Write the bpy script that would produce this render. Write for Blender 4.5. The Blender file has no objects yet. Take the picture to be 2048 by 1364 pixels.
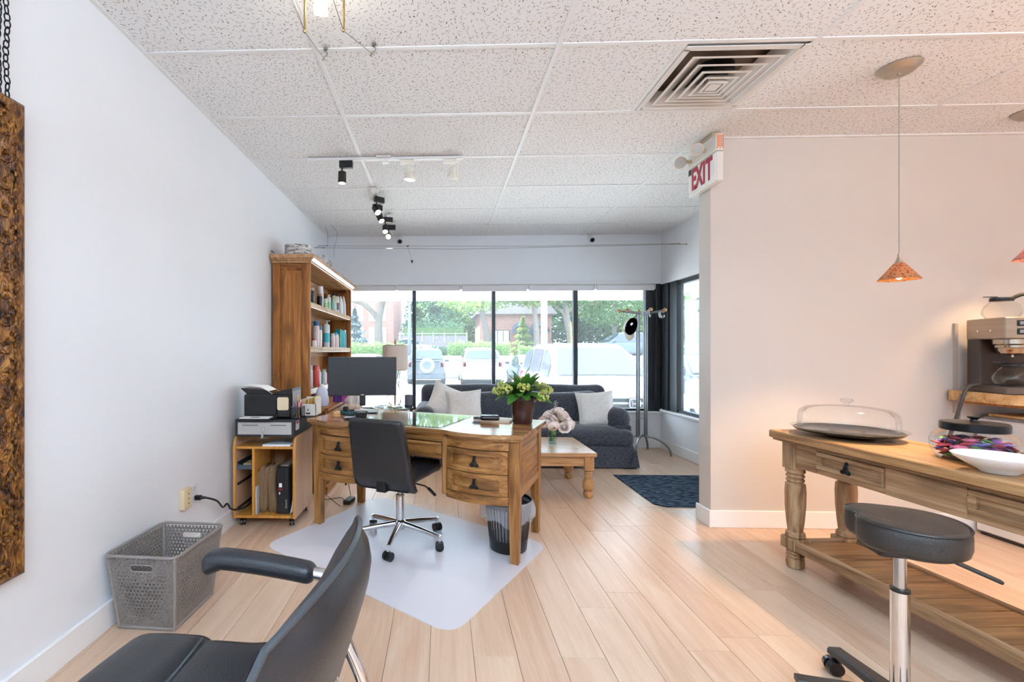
import bpy, bmesh, math, random
from mathutils import Vector, Matrix, Euler
rnd = random.Random(11)
S = bpy.context.scene
COL = S.collection
PI = math.pi

# ---------------------------------------------------------------- camera
cam_d = bpy.data.cameras.new('camera')
cam = bpy.data.objects.new('camera', cam_d); COL.objects.link(cam)
cam_d.sensor_width = 36.0
cam_d.lens = 36.0*916/2048
cam_d.shift_x = (1024-852)/2048
cam_d.shift_y = (702-682)/2048
cam_d.clip_start = 0.05; cam_d.clip_end = 400
cam.location = (0, 0, 1.2)
cam.rotation_euler = (PI/2, 0, math.radians(1.95))
S.camera = cam

# ---------------------------------------------------------------- world, sun, lamps, exposure
W = bpy.data.worlds.new('sky'); S.world = W; W.use_nodes = True
wn = W.node_tree; wn.nodes.clear()
wo = wn.nodes.new('ShaderNodeOutputWorld'); wb = wn.nodes.new('ShaderNodeBackground')
wb.inputs['Color'].default_value = (0.72, 0.86, 1.0, 1); wb.inputs['Strength'].default_value = 4.6
wn.links.new(wb.outputs[0], wo.inputs[0])

def lamp(name, kind, loc, rot=(0,0,0), energy=10, col=(1,1,1), **k):
    d = bpy.data.lights.new(name, kind); d.energy = energy; d.color = col
    for a, b in k.items(): setattr(d, a, b)
    o = bpy.data.objects.new(name, d); COL.objects.link(o)
    o.location = loc; o.rotation_euler = rot
    return o
def aim(o, target):
    o.rotation_euler = (Vector(target)-o.location).to_track_quat('-Z', 'Y').to_euler()

sun = lamp('sun', 'SUN', (-10, 30, 40), energy=14, col=(1, .96, .90), angle=math.radians(1.0))
aim(sun, Vector((-10,30,40)) + Vector((.42, -.30, -1)))
# unseen fill lights added behind the camera to brighten the room
ca = lamp('rear_fill', 'AREA', (.6, -.9, 2.60), energy=10, col=(.70, .86, 1), shape='RECTANGLE', size=3.4, size_y=1.6)
for gx in (0.0, 1.5):                                        # cool fill added, facing up so the ceiling spreads it
    lamp('upward_fill', 'AREA', (gx, -1.1, 2.0), (PI, 0, 0), 84, (.55, .77, 1), shape='SQUARE', size=.7)
lamp('upward_fill', 'AREA', (3.7, .5, 2.0), (PI, 0, 0), 40, (1, .66, .42), shape='SQUARE', size=.5)  # added warm fill for the partition and the ceiling at right

S.view_settings.view_transform = 'Standard'; S.view_settings.look = 'None'
S.view_settings.gamma = 1.0; S.view_settings.use_curve_mapping = False
S.view_settings.exposure = 0.80
S.cycles.max_bounces = 10; S.cycles.diffuse_bounces = 5; S.cycles.glossy_bounces = 4
S.cycles.transmission_bounces = 6; S.cycles.transparent_max_bounces = 24
S.cycles.caustics_reflective = False; S.cycles.caustics_refractive = False
S.cycles.sample_clamp_indirect = 6.0
try:
    S.cycles.use_denoising = True
except Exception: pass

# ---------------------------------------------------------------- materials
def lin(h):
    h = h.lstrip('#')
    o = []
    for i in (0, 2, 4):
        c = int(h[i:i+2], 16)/255
        o.append(c/12.92 if c <= .04045 else ((c+.055)/1.055)**2.4)
    return (o[0], o[1], o[2], 1)
class NT:
    def __init__(s, name):
        s.m = bpy.data.materials.new(name); s.m.use_nodes = True
        s.t = s.m.node_tree; s.t.nodes.clear()
        s.out = s.n('OutputMaterial')
    def n(s, t, **k):
        x = s.t.nodes.new('ShaderNode'+t)
        for a, b in k.items():
            if a.startswith('i_'): x.inputs[a[2:].replace('_', ' ')].default_value = b
            elif a.startswith('n'): 
                if a[1:].isdigit(): x.inputs[int(a[1:])].default_value = b
                else: setattr(x, a, b)
            else: setattr(x, a, b)
        return x
    def l(s, a, b): s.t.links.new(a, b); return s
    def coords(s, scale=(1,1,1), rand=True, kind='Object'):
        tc = s.n('TexCoord')
        v = tc.outputs[kind]
        if rand:
            oi = s.n('ObjectInfo'); ad = s.n('VectorMath', operation='ADD'); mu = s.n('Math', operation='MULTIPLY', n1=37.0)
            s.l(oi.outputs['Random'], mu.inputs[0]); s.l(v, ad.inputs[0]); s.l(mu.outputs[0], ad.inputs[1]); v = ad.outputs[0]
        mp = s.n('Mapping'); mp.inputs['Scale'].default_value = scale
        s.l(v, mp.inputs['Vector']); return mp.outputs[0]
    def noise(s, vec, scale=5, detail=4, rough=.55, dist=0):
        x = s.n('TexNoise'); x.inputs['Scale'].default_value = scale; x.inputs['Detail'].default_value = detail
        x.inputs['Roughness'].default_value = rough; x.inputs['Distortion'].default_value = dist
        s.l(vec, x.inputs['Vector']); return x.outputs['Fac']
    def ramp(s, fac, stops):
        x = s.n('ValToRGB'); e = x.color_ramp.elements
        while len(e) < len(stops): e.new(.5)
        for i, (p, c) in enumerate(stops):
            e[i].position = p; e[i].color = c if not isinstance(c, (int, float)) else (c, c, c, 1)
        s.l(fac, x.inputs[0]); return x.outputs[0]
    def mix(s, fac, a, b, mode='MIX'):
        x = s.n('Mix', data_type='RGBA', blend_type=mode)
        for i, v in ((0, fac), (6, a), (7, b)):
            if hasattr(v, 'is_output'): s.l(v, x.inputs[i])
            else: x.inputs[i].default_value = v
        return x.outputs[2]
    def math(s, op, a, b=None):
        x = s.n('Math', operation=op)
        for i, v in ((0, a), (1, b)):
            if v is None: continue
            if hasattr(v, 'is_output'): s.l(v, x.inputs[i])
            else: x.inputs[i].default_value = v
        return x.outputs[0]
    def bsdf(s, col, rough=.5, metal=0, spec=.5, bump=None, bstr=.2, bdist=.002, **k):
        p = s.n('BsdfPrincipled')
        for nm, v in (('Base Color', col), ('Roughness', rough)):
            if hasattr(v, 'is_output'): s.l(v, p.inputs[nm])
            else: p.inputs[nm].default_value = v
        p.inputs['Metallic'].default_value = metal; p.inputs['Specular IOR Level'].default_value = spec
        for a, b in k.items(): p.inputs[a.replace('_', ' ')].default_value = b
        if bump is not None:
            bp = s.n('Bump'); bp.inputs['Strength'].default_value = bstr; bp.inputs['Distance'].default_value = bdist
            s.l(bump, bp.inputs['Height']); s.l(bp.outputs[0], p.inputs['Normal'])
        s.l(p.outputs[0], s.out.inputs['Surface']); return p
_mc = {}
def plain(name, col, rough=.5, metal=0, spec=.5, var=.06, vscale=6, bump=0, bscale=80, stretch=(1,1,1), **k):
    if name in _mc: return _mc[name]
    t = NT(name); c = lin(col)
    v = t.coords(stretch)
    f = t.noise(v, vscale, 3)
    lo = tuple(x*(1-var) for x in c[:3])+(1,); hi = tuple(min(1, x*(1+var)) for x in c[:3])+(1,)
    cc = t.ramp(f, [(.35, lo), (.65, hi)])
    b = t.noise(v, bscale, 2) if bump else None
    t.bsdf(cc, rough, metal, spec, b, bump, .003, **k)
    _mc[name] = t.m; return t.m
def wood(name, dark, mid, light, axis='x', s=1.0, rough=.5, spec=.35, knots=.5, tint=.12, bstr=.25):
    if name in _mc: return _mc[name]
    t = NT(name)
    sc = {'x': (.55, 6, 6), 'y': (6, .55, 6), 'z': (6, 6, .55)}[axis]
    fc = {'x': (2.2, 70, 70), 'y': (70, 2.2, 70), 'z': (70, 70, 2.2)}[axis]
    kc = {'x': (1.9, 4.2, 4.2), 'y': (4.2, 1.9, 4.2), 'z': (4.2, 4.2, 1.9)}[axis]
    v = t.coords(tuple(x*s for x in sc)); f = t.noise(v, 2.2, 6, .6, 1.4)
    c = t.ramp(f, [(.32, lin(dark)), (.46, lin(mid)), (.62, lin(light))])
    g = t.noise(t.coords(tuple(x*s for x in fc)), 1.3, 3, .7)
    c = t.mix(t.ramp(g, [(.40, .42), (.56, 0.)]), c, lin(dark))
    g3 = t.noise(t.coords(tuple(x*s*.55 for x in fc)), 1.0, 2, .5)
    c = t.mix(t.ramp(g3, [(.30, .55), (.40, 0.)]), c, tuple(x*.5 for x in lin(dark)[:3])+(1,))
    if knots:
        vo = t.n('TexVoronoi', voronoi_dimensions='2D'); vo.inputs['Scale'].default_value = 1.0
        sx = t.n('SeparateXYZ'); t.l(t.coords(tuple(x*s for x in kc)), sx.inputs[0]); cx = t.n('CombineXYZ')
        ia = 'xyz'.index(axis); ob = [i for i in range(3) if i != ia]
        t.l(sx.outputs[ia], cx.inputs[0]); t.l(t.math('ADD', sx.outputs[ob[0]], sx.outputs[ob[1]]), cx.inputs[1])
        wz = t.noise(cx.outputs[0], 3.0, 2); wa = t.n('VectorMath', operation='ADD'); t.l(cx.outputs[0], wa.inputs[0]); t.l(t.math('MULTIPLY', wz, .14), wa.inputs[1])
        t.l(wa.outputs[0], vo.inputs['Vector'])
        k = t.ramp(vo.outputs['Distance'], [(.05, knots), (.11, knots*.7), (.19, 0.)])
        c = t.mix(k, c, tuple(x*.45 for x in lin(dark)[:3])+(1,))
    oi = t.n('ObjectInfo')
    c = t.mix(t.math('MULTIPLY', oi.outputs['Random'], tint*2), c, lin(light))
    t.bsdf(c, rough, 0, spec, g, bstr, .002)
    _mc[name] = t.m; return t.m
def glass(name, tint=(.97,.985,.98), refl=.10, haze=0., hazecol=(.9,.95,1.)):
    """thin clear glass: see-through with a mirror share that grows towards the edge, optionally a translucent share added as a glare veil"""
    if name in _mc: return _mc[name]
    t = NT(name)
    tr = t.n('BsdfTransparent'); tr.inputs[0].default_value = tint+(1,)
    gl = t.n('BsdfGlossy'); gl.inputs['Roughness'].default_value = .03
    lw = t.n('LayerWeight'); lw.inputs['Blend'].default_value = .12
    f = t.math('ADD', t.math('MULTIPLY', lw.outputs['Fresnel'], .45), refl*.12)
    mx = t.n('MixShader'); t.l(f, mx.inputs[0]); t.l(tr.outputs[0], mx.inputs[1]); t.l(gl.outputs[0], mx.inputs[2])
    o = mx.outputs[0]
    if haze:
        tl = t.n('BsdfTranslucent'); tl.inputs[0].default_value = hazecol+(1,)
        m2 = t.n('MixShader'); m2.inputs[0].default_value = haze
        t.l(o, m2.inputs[1]); t.l(tl.outputs[0], m2.inputs[2]); o = m2.outputs[0]
    t.l(o, t.out.inputs[0]); _mc[name] = t.m; return t.m
def glow(name, col, strength):
    if name in _mc: return _mc[name]
    t = NT(name); e = t.n('Emission'); e.inputs[0].default_value = lin(col); e.inputs[1].default_value = strength
    t.l(e.outputs[0], t.out.inputs[0]); _mc[name] = t.m; return t.m
def leafmat(name, a, b, tl=.45):
    if name in _mc: return _mc[name]
    t = NT(name)
    geo = t.n('NewGeometry')
    c = t.ramp(geo.outputs['Random Per Island'], [(0, lin(a)), (1, lin(b))])
    p = t.n('BsdfPrincipled'); p.inputs['Roughness'].default_value = .5; t.l(c, p.inputs['Base Color'])
    q = t.n('BsdfTranslucent'); t.l(c, q.inputs[0])
    mx = t.n('MixShader'); mx.inputs[0].default_value = tl
    t.l(p.outputs[0], mx.inputs[1]); t.l(q.outputs[0], mx.inputs[2]); t.l(mx.outputs[0], t.out.inputs[0])
    _mc[name] = t.m; return t.m

# ---------------------------------------------------------------- mesh builder
class MB:
    def __init__(s): s.v = []; s.f = []
    def add(s, vs, fs, M=None):
        b = len(s.v)
        s.v += [tuple(M @ Vector(p)) for p in vs] if M is not None else [tuple(p) for p in vs]
        s.f += [tuple(i+b for i in f) for f in fs]; return s
    def box(s, x0, x1, y0, y1, z0, z1, c=0, M=None):
        if x0 > x1: x0, x1 = x1, x0
        if y0 > y1: y0, y1 = y1, y0
        if z0 > z1: z0, z1 = z1, z0
        c = min(c, (x1-x0)*.49, (y1-y0)*.49, (z1-z0)*.49)
        X = (x0, x1); Y = (y0, y1); Z = (z0, z1)
        if c <= 0:
            vs = [(X[i], Y[j], Z[k]) for i in (0,1) for j in (0,1) for k in (0,1)]
            return s.add(vs, [(0,1,3,2),(4,6,7,5),(0,4,5,1),(2,3,7,6),(0,2,6,4),(1,5,7,3)], M)
        vs = []; ix = {}
        for i in (0,1):
            for j in (0,1):
                for k in (0,1):
                    sx = c if i == 0 else -c; sy = c if j == 0 else -c; sz = c if k == 0 else -c
                    for a, p in enumerate(((X[i], Y[j]+sy, Z[k]+sz), (X[i]+sx, Y[j], Z[k]+sz), (X[i]+sx, Y[j]+sy, Z[k]))):
                        ix[i,j,k,a] = len(vs); vs.append(p)
        f = []
        for i in (0,1):
            q = [ix[i,0,0,0], ix[i,1,0,0], ix[i,1,1,0], ix[i,0,1,0]]; f.append(q if i else q[::-1])
            q = [ix[0,i,0,1], ix[1,i,0,1], ix[1,i,1,1], ix[0,i,1,1]]; f.append(q[::-1] if i else q)
            q = [ix[0,0,i,2], ix[1,0,i,2], ix[1,1,i,2], ix[0,1,i,2]]; f.append(q if i else q[::-1])
        for j in (0,1):
            for k in (0,1):
                q = [ix[0,j,k,1], ix[1,j,k,1], ix[1,j,k,2], ix[0,j,k,2]]; f.append(q if (j == 0) ^ (k == 1) else q[::-1])
                q = [ix[j,0,k,0], ix[j,1,k,0], ix[j,1,k,2], ix[j,0,k,2]]; f.append(q[::-1] if (j == 0) ^ (k == 1) else q)
                q = [ix[j,k,0,0], ix[j,k,1,0], ix[j,k,1,1], ix[j,k,0,1]]; f.append(q if (j == 0) ^ (k == 1) else q[::-1])
        for i in (0,1):
            for j in (0,1):
                for k in (0,1):
                    q = [ix[i,j,k,a] for a in (0,1,2)]; f.append(q if (i+j+k) % 2 else q[::-1])
        return s.add(vs, f, M)
    def tube(s, pts, r, n=8, closed=False, caps=True, M=None):
        P = [Vector(p) for p in pts]; m = len(P); vs = []; f = []
        up = None
        for i in range(m):
            if closed: d = P[(i+1) % m]-P[i-1]
            else: d = P[min(i+1, m-1)]-P[max(i-1, 0)]
            d.normalize()
            if up is None:
                up = Vector((0,0,1)) if abs(d.z) < .9 else Vector((1,0,0))
            a = d.cross(up)
            if a.length < 1e-6: a = d.orthogonal()
            a.normalize(); up = a.cross(d).normalized(); b = up
            rr = r[i] if isinstance(r, (list, tuple)) else r
            for k in range(n):
                t = 2*PI*k/n; vs.append(P[i]+a*math.cos(t)*rr+b*math.sin(t)*rr)
        for i in range(m if closed else m-1):
            j = (i+1) % m
            for k in range(n):
                l = (k+1) % n; f.append((i*n+k, j*n+k, j*n+l, i*n+l))
        if caps and not closed:
            f.append(tuple(range(n))); f.append(tuple((m-1)*n+k for k in range(n))[::-1])
        return s.add(vs, f, M)
    def cyl(s, p0, p1, r0, r1=None, n=16, M=None):
        return s.tube([p0, p1], [r0, r0 if r1 is None else r1], n, M=M)
    def lathe(s, prof, n=24, c=(0,0,0), M=None, sx=1, sy=1):
        vs = []; f = []; m = len(prof)
        for (r, z) in prof:
            for k in range(n):
                t = 2*PI*k/n; vs.append((c[0]+sx*r*math.cos(t), c[1]+sy*r*math.sin(t), c[2]+z))
        for i in range(m-1):
            for k in range(n):
                l = (k+1) % n; f.append((i*n+k, i*n+l, (i+1)*n+l, (i+1)*n+k))
        if prof[0][0] > 1e-5: f.append(tuple(range(n))[::-1])
        if prof[-1][0] > 1e-5: f.append(tuple((m-1)*n+k for k in range(n)))
        return s.add(vs, f, M)
    def shell(s, prof, n=24, c=(0,0,0), M=None):      # lathe without end caps
        b = len(s.f); s.lathe(prof, n, c, M)
        s.f = [q for q in s.f if len(q) <= 4 or n <= 4]; return s
    def prism(s, pts, z0, z1, M=None):
        n = len(pts); a = sum(pts[i][0]*pts[(i+1) % n][1]-pts[(i+1) % n][0]*pts[i][1] for i in range(n))
        if a < 0: pts = pts[::-1]
        vs = [(x, y, z0) for x, y in pts]+[(x, y, z1) for x, y in pts]
        f = [tuple(range(n))[::-1], tuple(range(n, 2*n))]+[(i, (i+1) % n, n+(i+1) % n, n+i) for i in range(n)]
        return s.add(vs, f, M)
    def sph(s, c, r, n=12, m=8, M=None):
        rx, ry, rz = r if isinstance(r, tuple) else (r, r, r)
        vs = [(c[0], c[1], c[2]-rz)]; f = []
        for i in range(1, m):
            a = -PI/2+PI*i/m
            for k in range(n):
                t = 2*PI*k/n; vs.append((c[0]+rx*math.cos(a)*math.cos(t), c[1]+ry*math.cos(a)*math.sin(t), c[2]+rz*math.sin(a)))
        vs.append((c[0], c[1], c[2]+rz)); e = len(vs)-1
        for k in range(n):
            l = (k+1) % n
            f.append((0, 1+l, 1+k)); f.append((e, 1+(m-2)*n+k, 1+(m-2)*n+l))
            for i in range(m-2): f.append((1+i*n+k, 1+i*n+l, 1+(i+1)*n+l, 1+(i+1)*n+k))
        return s.add(vs, f, M)
    def grid(s, fn, nu, nv, cu=False, M=None):
        vs = [fn(i/(nu if cu else nu-1), j/(nv-1)) for j in range(nv) for i in range(nu)]; f = []
        for j in range(nv-1):
            for i in range(nu if cu else nu-1):
                k = (i+1) % nu; f.append((j*nu+i, j*nu+k, (j+1)*nu+k, (j+1)*nu+i))
        return s.add(vs, f, M)
    def cushion(s, w, d, h, r, n=8, c=(0,0,0), fn=None, M=None):
        """box with round edges, centre c, optional deformation fn(p)->p"""
        hw, hd, hh = w/2, d/2, h/2; r = min(r, hw, hd, hh); key = {}; vs = []; f = []
        def pt(q):
            k = (round(q[0],5), round(q[1],5), round(q[2],5))
            if k in key: return key[k]
            i = Vector((max(-hw+r, min(hw-r, q[0])), max(-hd+r, min(hd-r, q[1])), max(-hh+r, min(hh-r, q[2]))))
            e = Vector(q)-i
            p = i+e.normalized()*r if e.length > 1e-9 else i
            p = p if fn is None else Vector(fn(p))
            key[k] = len(vs); vs.append((p.x+c[0], p.y+c[1], p.z+c[2])); return key[k]
        def ts(half):
            a = [-half+r*(1-math.cos(PI/2*t/3)) if False else -half+r*t/3 for t in range(3)]
            inner = [-half+r+(2*half-2*r)*t/n for t in range(n+1)]
            b = [half-r+r*t/3 for t in range(1, 4)]
            o = []
            for x in a+inner+b:
                if not o or x-o[-1] > 1e-6: o.append(x)
            return o
        A, B, C3 = ts(hw), ts(hd), ts(hh)
        for (U, V, fx) in ((A, B, lambda u, v, sg: (u, v, sg*hh)), (B, C3, lambda u, v, sg: (sg*hw, u, v)), (C3, A, lambda u, v, sg: (v, sg*hd, u))):
            for sg in (-1, 1):
                for i in range(len(U)-1):
                    for j in range(len(V)-1):
                        q = [pt(fx(U[i], V[j], sg)), pt(fx(U[i+1], V[j], sg)), pt(fx(U[i+1], V[j+1], sg)), pt(fx(U[i], V[j+1], sg))]
                        if len(set(q)) < 3: continue
                        f.append(tuple(q) if sg > 0 else tuple(q[::-1]))
        return s.add(vs, f, M)
    def mesh(s, name, m, sharp=38, smooth=True):
        me = bpy.data.meshes.new(name); me.from_pydata(s.v, [], s.f); me.update()
        if smooth and len(s.f):
            me.polygons.foreach_set('use_smooth', [True]*len(me.polygons))
            if sharp: me.set_sharp_from_angle(angle=math.radians(sharp))
        if m is not None: me.materials.append(m)
        return me
    def build(s, name, m, parent=None, loc=None, rot=None, sharp=38, label=None, kind=None):
        o = bpy.data.objects.new(name, s.mesh(name, m, sharp)); COL.objects.link(o)
        if parent is not None: o.parent = parent
        if loc is not None: o.location = loc
        if rot is not None: o.rotation_euler = rot
        if label: o['label'] = label
        if kind: o['kind'] = kind
        return o
def T(x=0, y=0, z=0, rx=0, ry=0, rz=0, sc=1):
    return Matrix.Translation((x, y, z)) @ Euler((rx, ry, rz)).to_matrix().to_4x4() @ Matrix.Scale(sc, 4)
def tag(o, label, cat, group=None):
    o['label'] = label; o['category'] = cat
    if group: o['group'] = group
    return o
def thing(name, label, cat, loc=(0,0,0), rz=0, group=None, rot=None):
    o = bpy.data.objects.new(name, None); COL.objects.link(o)
    o.empty_display_size = .05
    o.location = loc; o.rotation_euler = rot if rot else (0, 0, rz)
    return tag(o, label, cat, group)
def struct(name, mb, m, parent=None):
    o = mb.build(name, m, parent)
    if parent is None: o['kind'] = 'structure'
    return o
def inst(src, parent=None, loc=None, rot=None, scale=None):
    o = src.copy(); COL.objects.link(o)
    if parent is not None: o.parent = parent
    if loc is not None: o.location = loc
    if rot is not None: o.rotation_euler = rot
    if scale is not None: o.scale = scale
    return o
def copy_tree(o, parent=None):
    c = o.copy(); COL.objects.link(c); c.parent = parent
    for ch in list(o.children): copy_tree(ch, c)
    return c
def bez(p0, p1, p2, p3, n=12):
    P = [Vector(p) for p in (p0, p1, p2, p3)]
    return [P[0]*(1-t)**3+P[1]*3*t*(1-t)**2+P[2]*3*t*t*(1-t)+P[3]*t**3 for t in [i/n for i in range(n+1)]]
def spline(pts, k=6):
    P = [Vector(p) for p in pts]; o = []
    for i in range(len(P)-1):
        a = P[max(i-1, 0)]; b = P[i]; c = P[i+1]; d = P[min(i+2, len(P)-1)]
        for j in range(k):
            t = j/k
            o.append(.5*((2*b)+(c-a)*t+(2*a-5*b+4*c-d)*t*t+(3*b-a-3*c+d)*t**3))
    o.append(P[-1]); return o
def rrect(w, h, r, n=5, cx=0, cy=0):
    o = []
    for (x, y, a) in ((w/2-r, h/2-r, 0), (-w/2+r, h/2-r, PI/2), (-w/2+r, -h/2+r, PI), (w/2-r, -h/2+r, 1.5*PI)):
        for i in range(n+1): o.append((cx+x+r*math.cos(a+PI/2*i/n), cy+y+r*math.sin(a+PI/2*i/n)))
    return o
def text_mesh(name, txt, size, depth, m, parent=None, loc=(0,0,0), rot=(0,0,0), sx=1.0, fat=0.0):
    cu = bpy.data.curves.new(name, 'FONT'); cu.body = txt; cu.size = size; cu.extrude = depth
    cu.align_x = 'CENTER'; cu.align_y = 'CENTER'; cu.resolution_u = 3; cu.offset = fat
    tmp = bpy.data.objects.new(name+'_c', cu); COL.objects.link(tmp)
    bpy.context.view_layer.update()
    me = bpy.data.meshes.new_from_object(tmp)
    COL.objects.unlink(tmp); bpy.data.objects.remove(tmp)
    me.materials.clear(); me.materials.append(m)
    o = bpy.data.objects.new(name, me); COL.objects.link(o)
    if parent is not None: o.parent = parent
    o.location = loc; o.rotation_euler = rot; o.scale = (sx, 1, 1); return o

white_wall = plain('painted_wall', 'e6e7ea', .55, var=.012, vscale=2, bump=.05, bscale=160)
white_trim = plain('painted_trim', 'ecebea', .35, var=.01)
white_metal = plain('white_metal', 'e4e2df', .4, var=.02)
black_pl = plain('black_plastic', '17181a', .38, var=.1)
black_iron = plain('black_iron', '1b1f24', .42, .6, var=.2)
chrome = plain('chrome', 'd8d9db', .08, 1.0, var=.02)
steel = plain('brushed_steel', 'a9a5a0', .3, 1.0, var=.06, vscale=3, stretch=(1, 1, 40))
dark_leather = plain('black_leather', '25262a', .34, var=.12, vscale=9, bump=.25, bscale=260, spec=.5)
paper = plain('white_paper', 'f1f1f2', .6, var=.015)
clear = glass('clear_glass')
# ================================================================ THE ROOM
XL, XP, XA, XR = -1.45, 1.835, 2.72, 4.9       # left wall, partition end, alcove window wall, far right wall
YF, YP, YP2, YB = -2.2, 3.19, 3.33, 5.78       # wall behind camera, partition faces, window wall
ZC = 2.647
oak = None
def make_oak():
    t = NT('oak_plank')
    v = t.coords((5, .5, 5)); f = t.noise(v, 2.2, 6, .6, 1.2)
    c = t.ramp(f, [(.25, lin('c19d80')), (.5, lin('d0af95')), (.75, lin('dbc2aa'))])
    g = t.noise(t.coords((60, 1.8, 60)), 1.2, 3, .7)
    c = t.mix(t.ramp(g, [(.38, .22), (.56, 0.)]), c, lin('a97f58'))
    vo = t.n('TexVoronoi'); t.l(t.coords((4, .8, 4)), vo.inputs['Vector']); vo.inputs['Scale'].default_value = 1.
    c = t.mix(t.ramp(vo.outputs['Distance'], [(.015, .22), (.07, 0.)]), c, lin('a57c55'))
    oi = t.n('ObjectInfo')
    c = t.mix(t.math('MULTIPLY', oi.outputs['Random'], .38), c, lin('e8d0b6'))
    t.bsdf(c, .30, 0, .55, g, .06, .001); return t.m
oak = make_oak()
joint = plain('plank_joint', '7d5c40', .8)
fl = MB().box(XL-.1, XR+.1, YF-.1, YB+.05, -.08, -.004)
floor = struct('floor', fl, joint)
struct('floor_rear', MB().box(XL, XR, YF, .70, -.004, 0), oak, floor)
pw = .172; k0 = math.ceil((XL+.046)/pw)
col = k0-1
while True:
    x0 = -.046+col*pw; x1 = x0+pw; x0 = max(x0, XL); col += 1
    if x0 >= XR-.01: break
    x1 = min(x1, XR)
    if x1-x0 < .02: continue
    ye = YB if x0 < XA-.05 else YP
    y = .70-rnd.random()*1.2
    while y < ye:
        y2 = y+1.22
        a, b = max(y, .70), min(y2, ye)
        if b-a > .03:
            MB().box(x0+.0008, x1-.0008, a+.0008, b-.0008, -.0039, 0, c=.0007).build('plank', oak, floor, sharp=20)
        y = y2

# ---- ceiling
def make_tile():
    t = NT('ceiling_tile')
    tc = t.n('TexCoord'); oi = t.n('ObjectInfo')
    ad = t.n('VectorMath', operation='ADD'); mu = t.math('MULTIPLY', oi.outputs['Random'], 19.)
    t.l(tc.outputs['Object'], ad.inputs[0]); t.l(mu, ad.inputs[1])
    sc = t.n('VectorMath', operation='SCALE'); sc.inputs['Scale'].default_value = 46.; t.l(ad.outputs[0], sc.inputs[0])
    nz = t.n('TexNoise'); nz.inputs['Scale'].default_value = 1.3; nz.inputs['Detail'].default_value = 1.; t.l(sc.outputs[0], nz.inputs['Vector'])
    sb = t.n('VectorMath', operation='SUBTRACT'); t.l(nz.outputs['Color'], sb.inputs[0]); sb.inputs[1].default_value = (.5, .5, .5)
    wv = t.n('VectorMath', operation='SCALE'); wv.inputs['Scale'].default_value = .85; t.l(sb.outputs[0], wv.inputs[0])
    a2 = t.n('VectorMath', operation='ADD'); t.l(sc.outputs[0], a2.inputs[0]); t.l(wv.outputs[0], a2.inputs[1])
    vo = t.n('TexVoronoi', voronoi_dimensions='2D'); vo.inputs['Scale'].default_value = 1.; t.l(a2.outputs[0], vo.inputs['Vector'])
    d = t.n('VectorMath', operation='SUBTRACT'); t.l(a2.outputs[0], d.inputs[0]); t.l(vo.outputs['Position'], d.inputs[1])
    ro = t.n('VectorRotate', rotation_type='Z_AXIS'); t.l(d.outputs[0], ro.inputs['Vector'])
    sp = t.n('SeparateColor'); t.l(vo.outputs['Color'], sp.inputs[0])
    t.l(t.math('MULTIPLY', sp.outputs[0], 6.283), ro.inputs['Angle'])
    xyz = t.n('SeparateXYZ'); t.l(ro.outputs[0], xyz.inputs[0])
    ax = t.math('ABSOLUTE', xyz.outputs[0]); ay = t.math('ABSOLUTE', xyz.outputs[1])
    ln = t.math('ADD', t.math('MULTIPLY', sp.outputs[1], .30), .12)
    m = t.math('MULTIPLY', t.math('LESS_THAN', ax, ln), t.math('LESS_THAN', ay, .052))
    c = t.mix(m, lin('eae8e7'), lin('7a6f62'))
    t.bsdf(c, .85, 0, .2); return t.m
tilem = make_tile()
barm = plain('grid_bar_paint', 'e4e2e0', .45, var=.01)
cs = MB(); hx0, hx1, hy0, hy1 = 1.19, 1.706, 2.24, 2.757                      # opening above the air diffuser
cs.box(XL-.1, XR+.1, YF-.1, hy0, ZC+.014, ZC+.08).box(XL-.1, XR+.1, hy1, YB+.1, ZC+.014, ZC+.08).box(XL-.1, hx0, hy0, hy1, ZC+.014, ZC+.08).box(hx1, XR+.1, hy0, hy1, ZC+.014, ZC+.08).box(hx0-.02, hx1+.02, hy0-.02, hy1+.02, ZC+.20, ZC+.22)
ceil = struct('ceiling', cs, barm)
GX = [XL, -.605, .555, 1.745, 2.93, 4.1, XR]
GY = [.95, 1.57, 2.187, 2.81, 3.43, 4.06, 4.69, 5.27, YB]
bw = .012
struct('ceiling_rear', MB().box(XL, XR, YF, GY[0]-bw, ZC+.002, ZC+.014), tilem, ceil)
tile_src = {}
for i in range(len(GX)-1):
    for j in range(len(GY)-1):
        x0, x1, y0, y1 = GX[i], GX[i+1], GY[j], GY[j+1]
        if x0 > 2.6 and y0 > 3.0 and y0 > YP: continue
        if x0 < 1.7 < x1+.1 and i == 2 and j == 2: x1 = 1.150          # the rest of this bay holds the air diffuser
        w, h = x1-x0, y1-y0; k = (round(w, 3), round(h, 3))
        if k not in tile_src: tile_src[k] = MB().box(-w/2+.004, w/2-.004, -h/2+.004, h/2-.004, 0, .010).mesh('ceiling_tile', tilem)
        o = bpy.data.objects.new('ceiling_tile', tile_src[k]); COL.objects.link(o); o.parent = ceil
        o.location = ((x0+x1)/2, (y0+y1)/2, ZC+.0035+rnd.random()*.002)
for x in GX[1:-1]:
    y1 = YB if x < XA else YP
    MB().box(x-bw, x+bw, GY[0], y1, ZC-.0005, ZC+.009, c=.001).build('grid_bar', barm, ceil)
MB().box(1.150-bw, 1.150+bw, GY[2]+bw, GY[3]-bw, ZC-.0005, ZC+.009, c=.001).build('grid_bar', barm, ceil)
for y in GY[:-1]:
    for i in range(len(GX)-1):
        if y > YP and GX[i] > 2.6: continue
        MB().box(GX[i]+bw, GX[i+1]-bw, y-bw, y+bw, ZC-.0005, ZC+.009, c=.001).build('grid_bar', barm, ceil)
MB().box(XL, XL+.02, YF, YB, ZC-.004, ZC+.009).build('wall_angle', barm, ceil)
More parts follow.
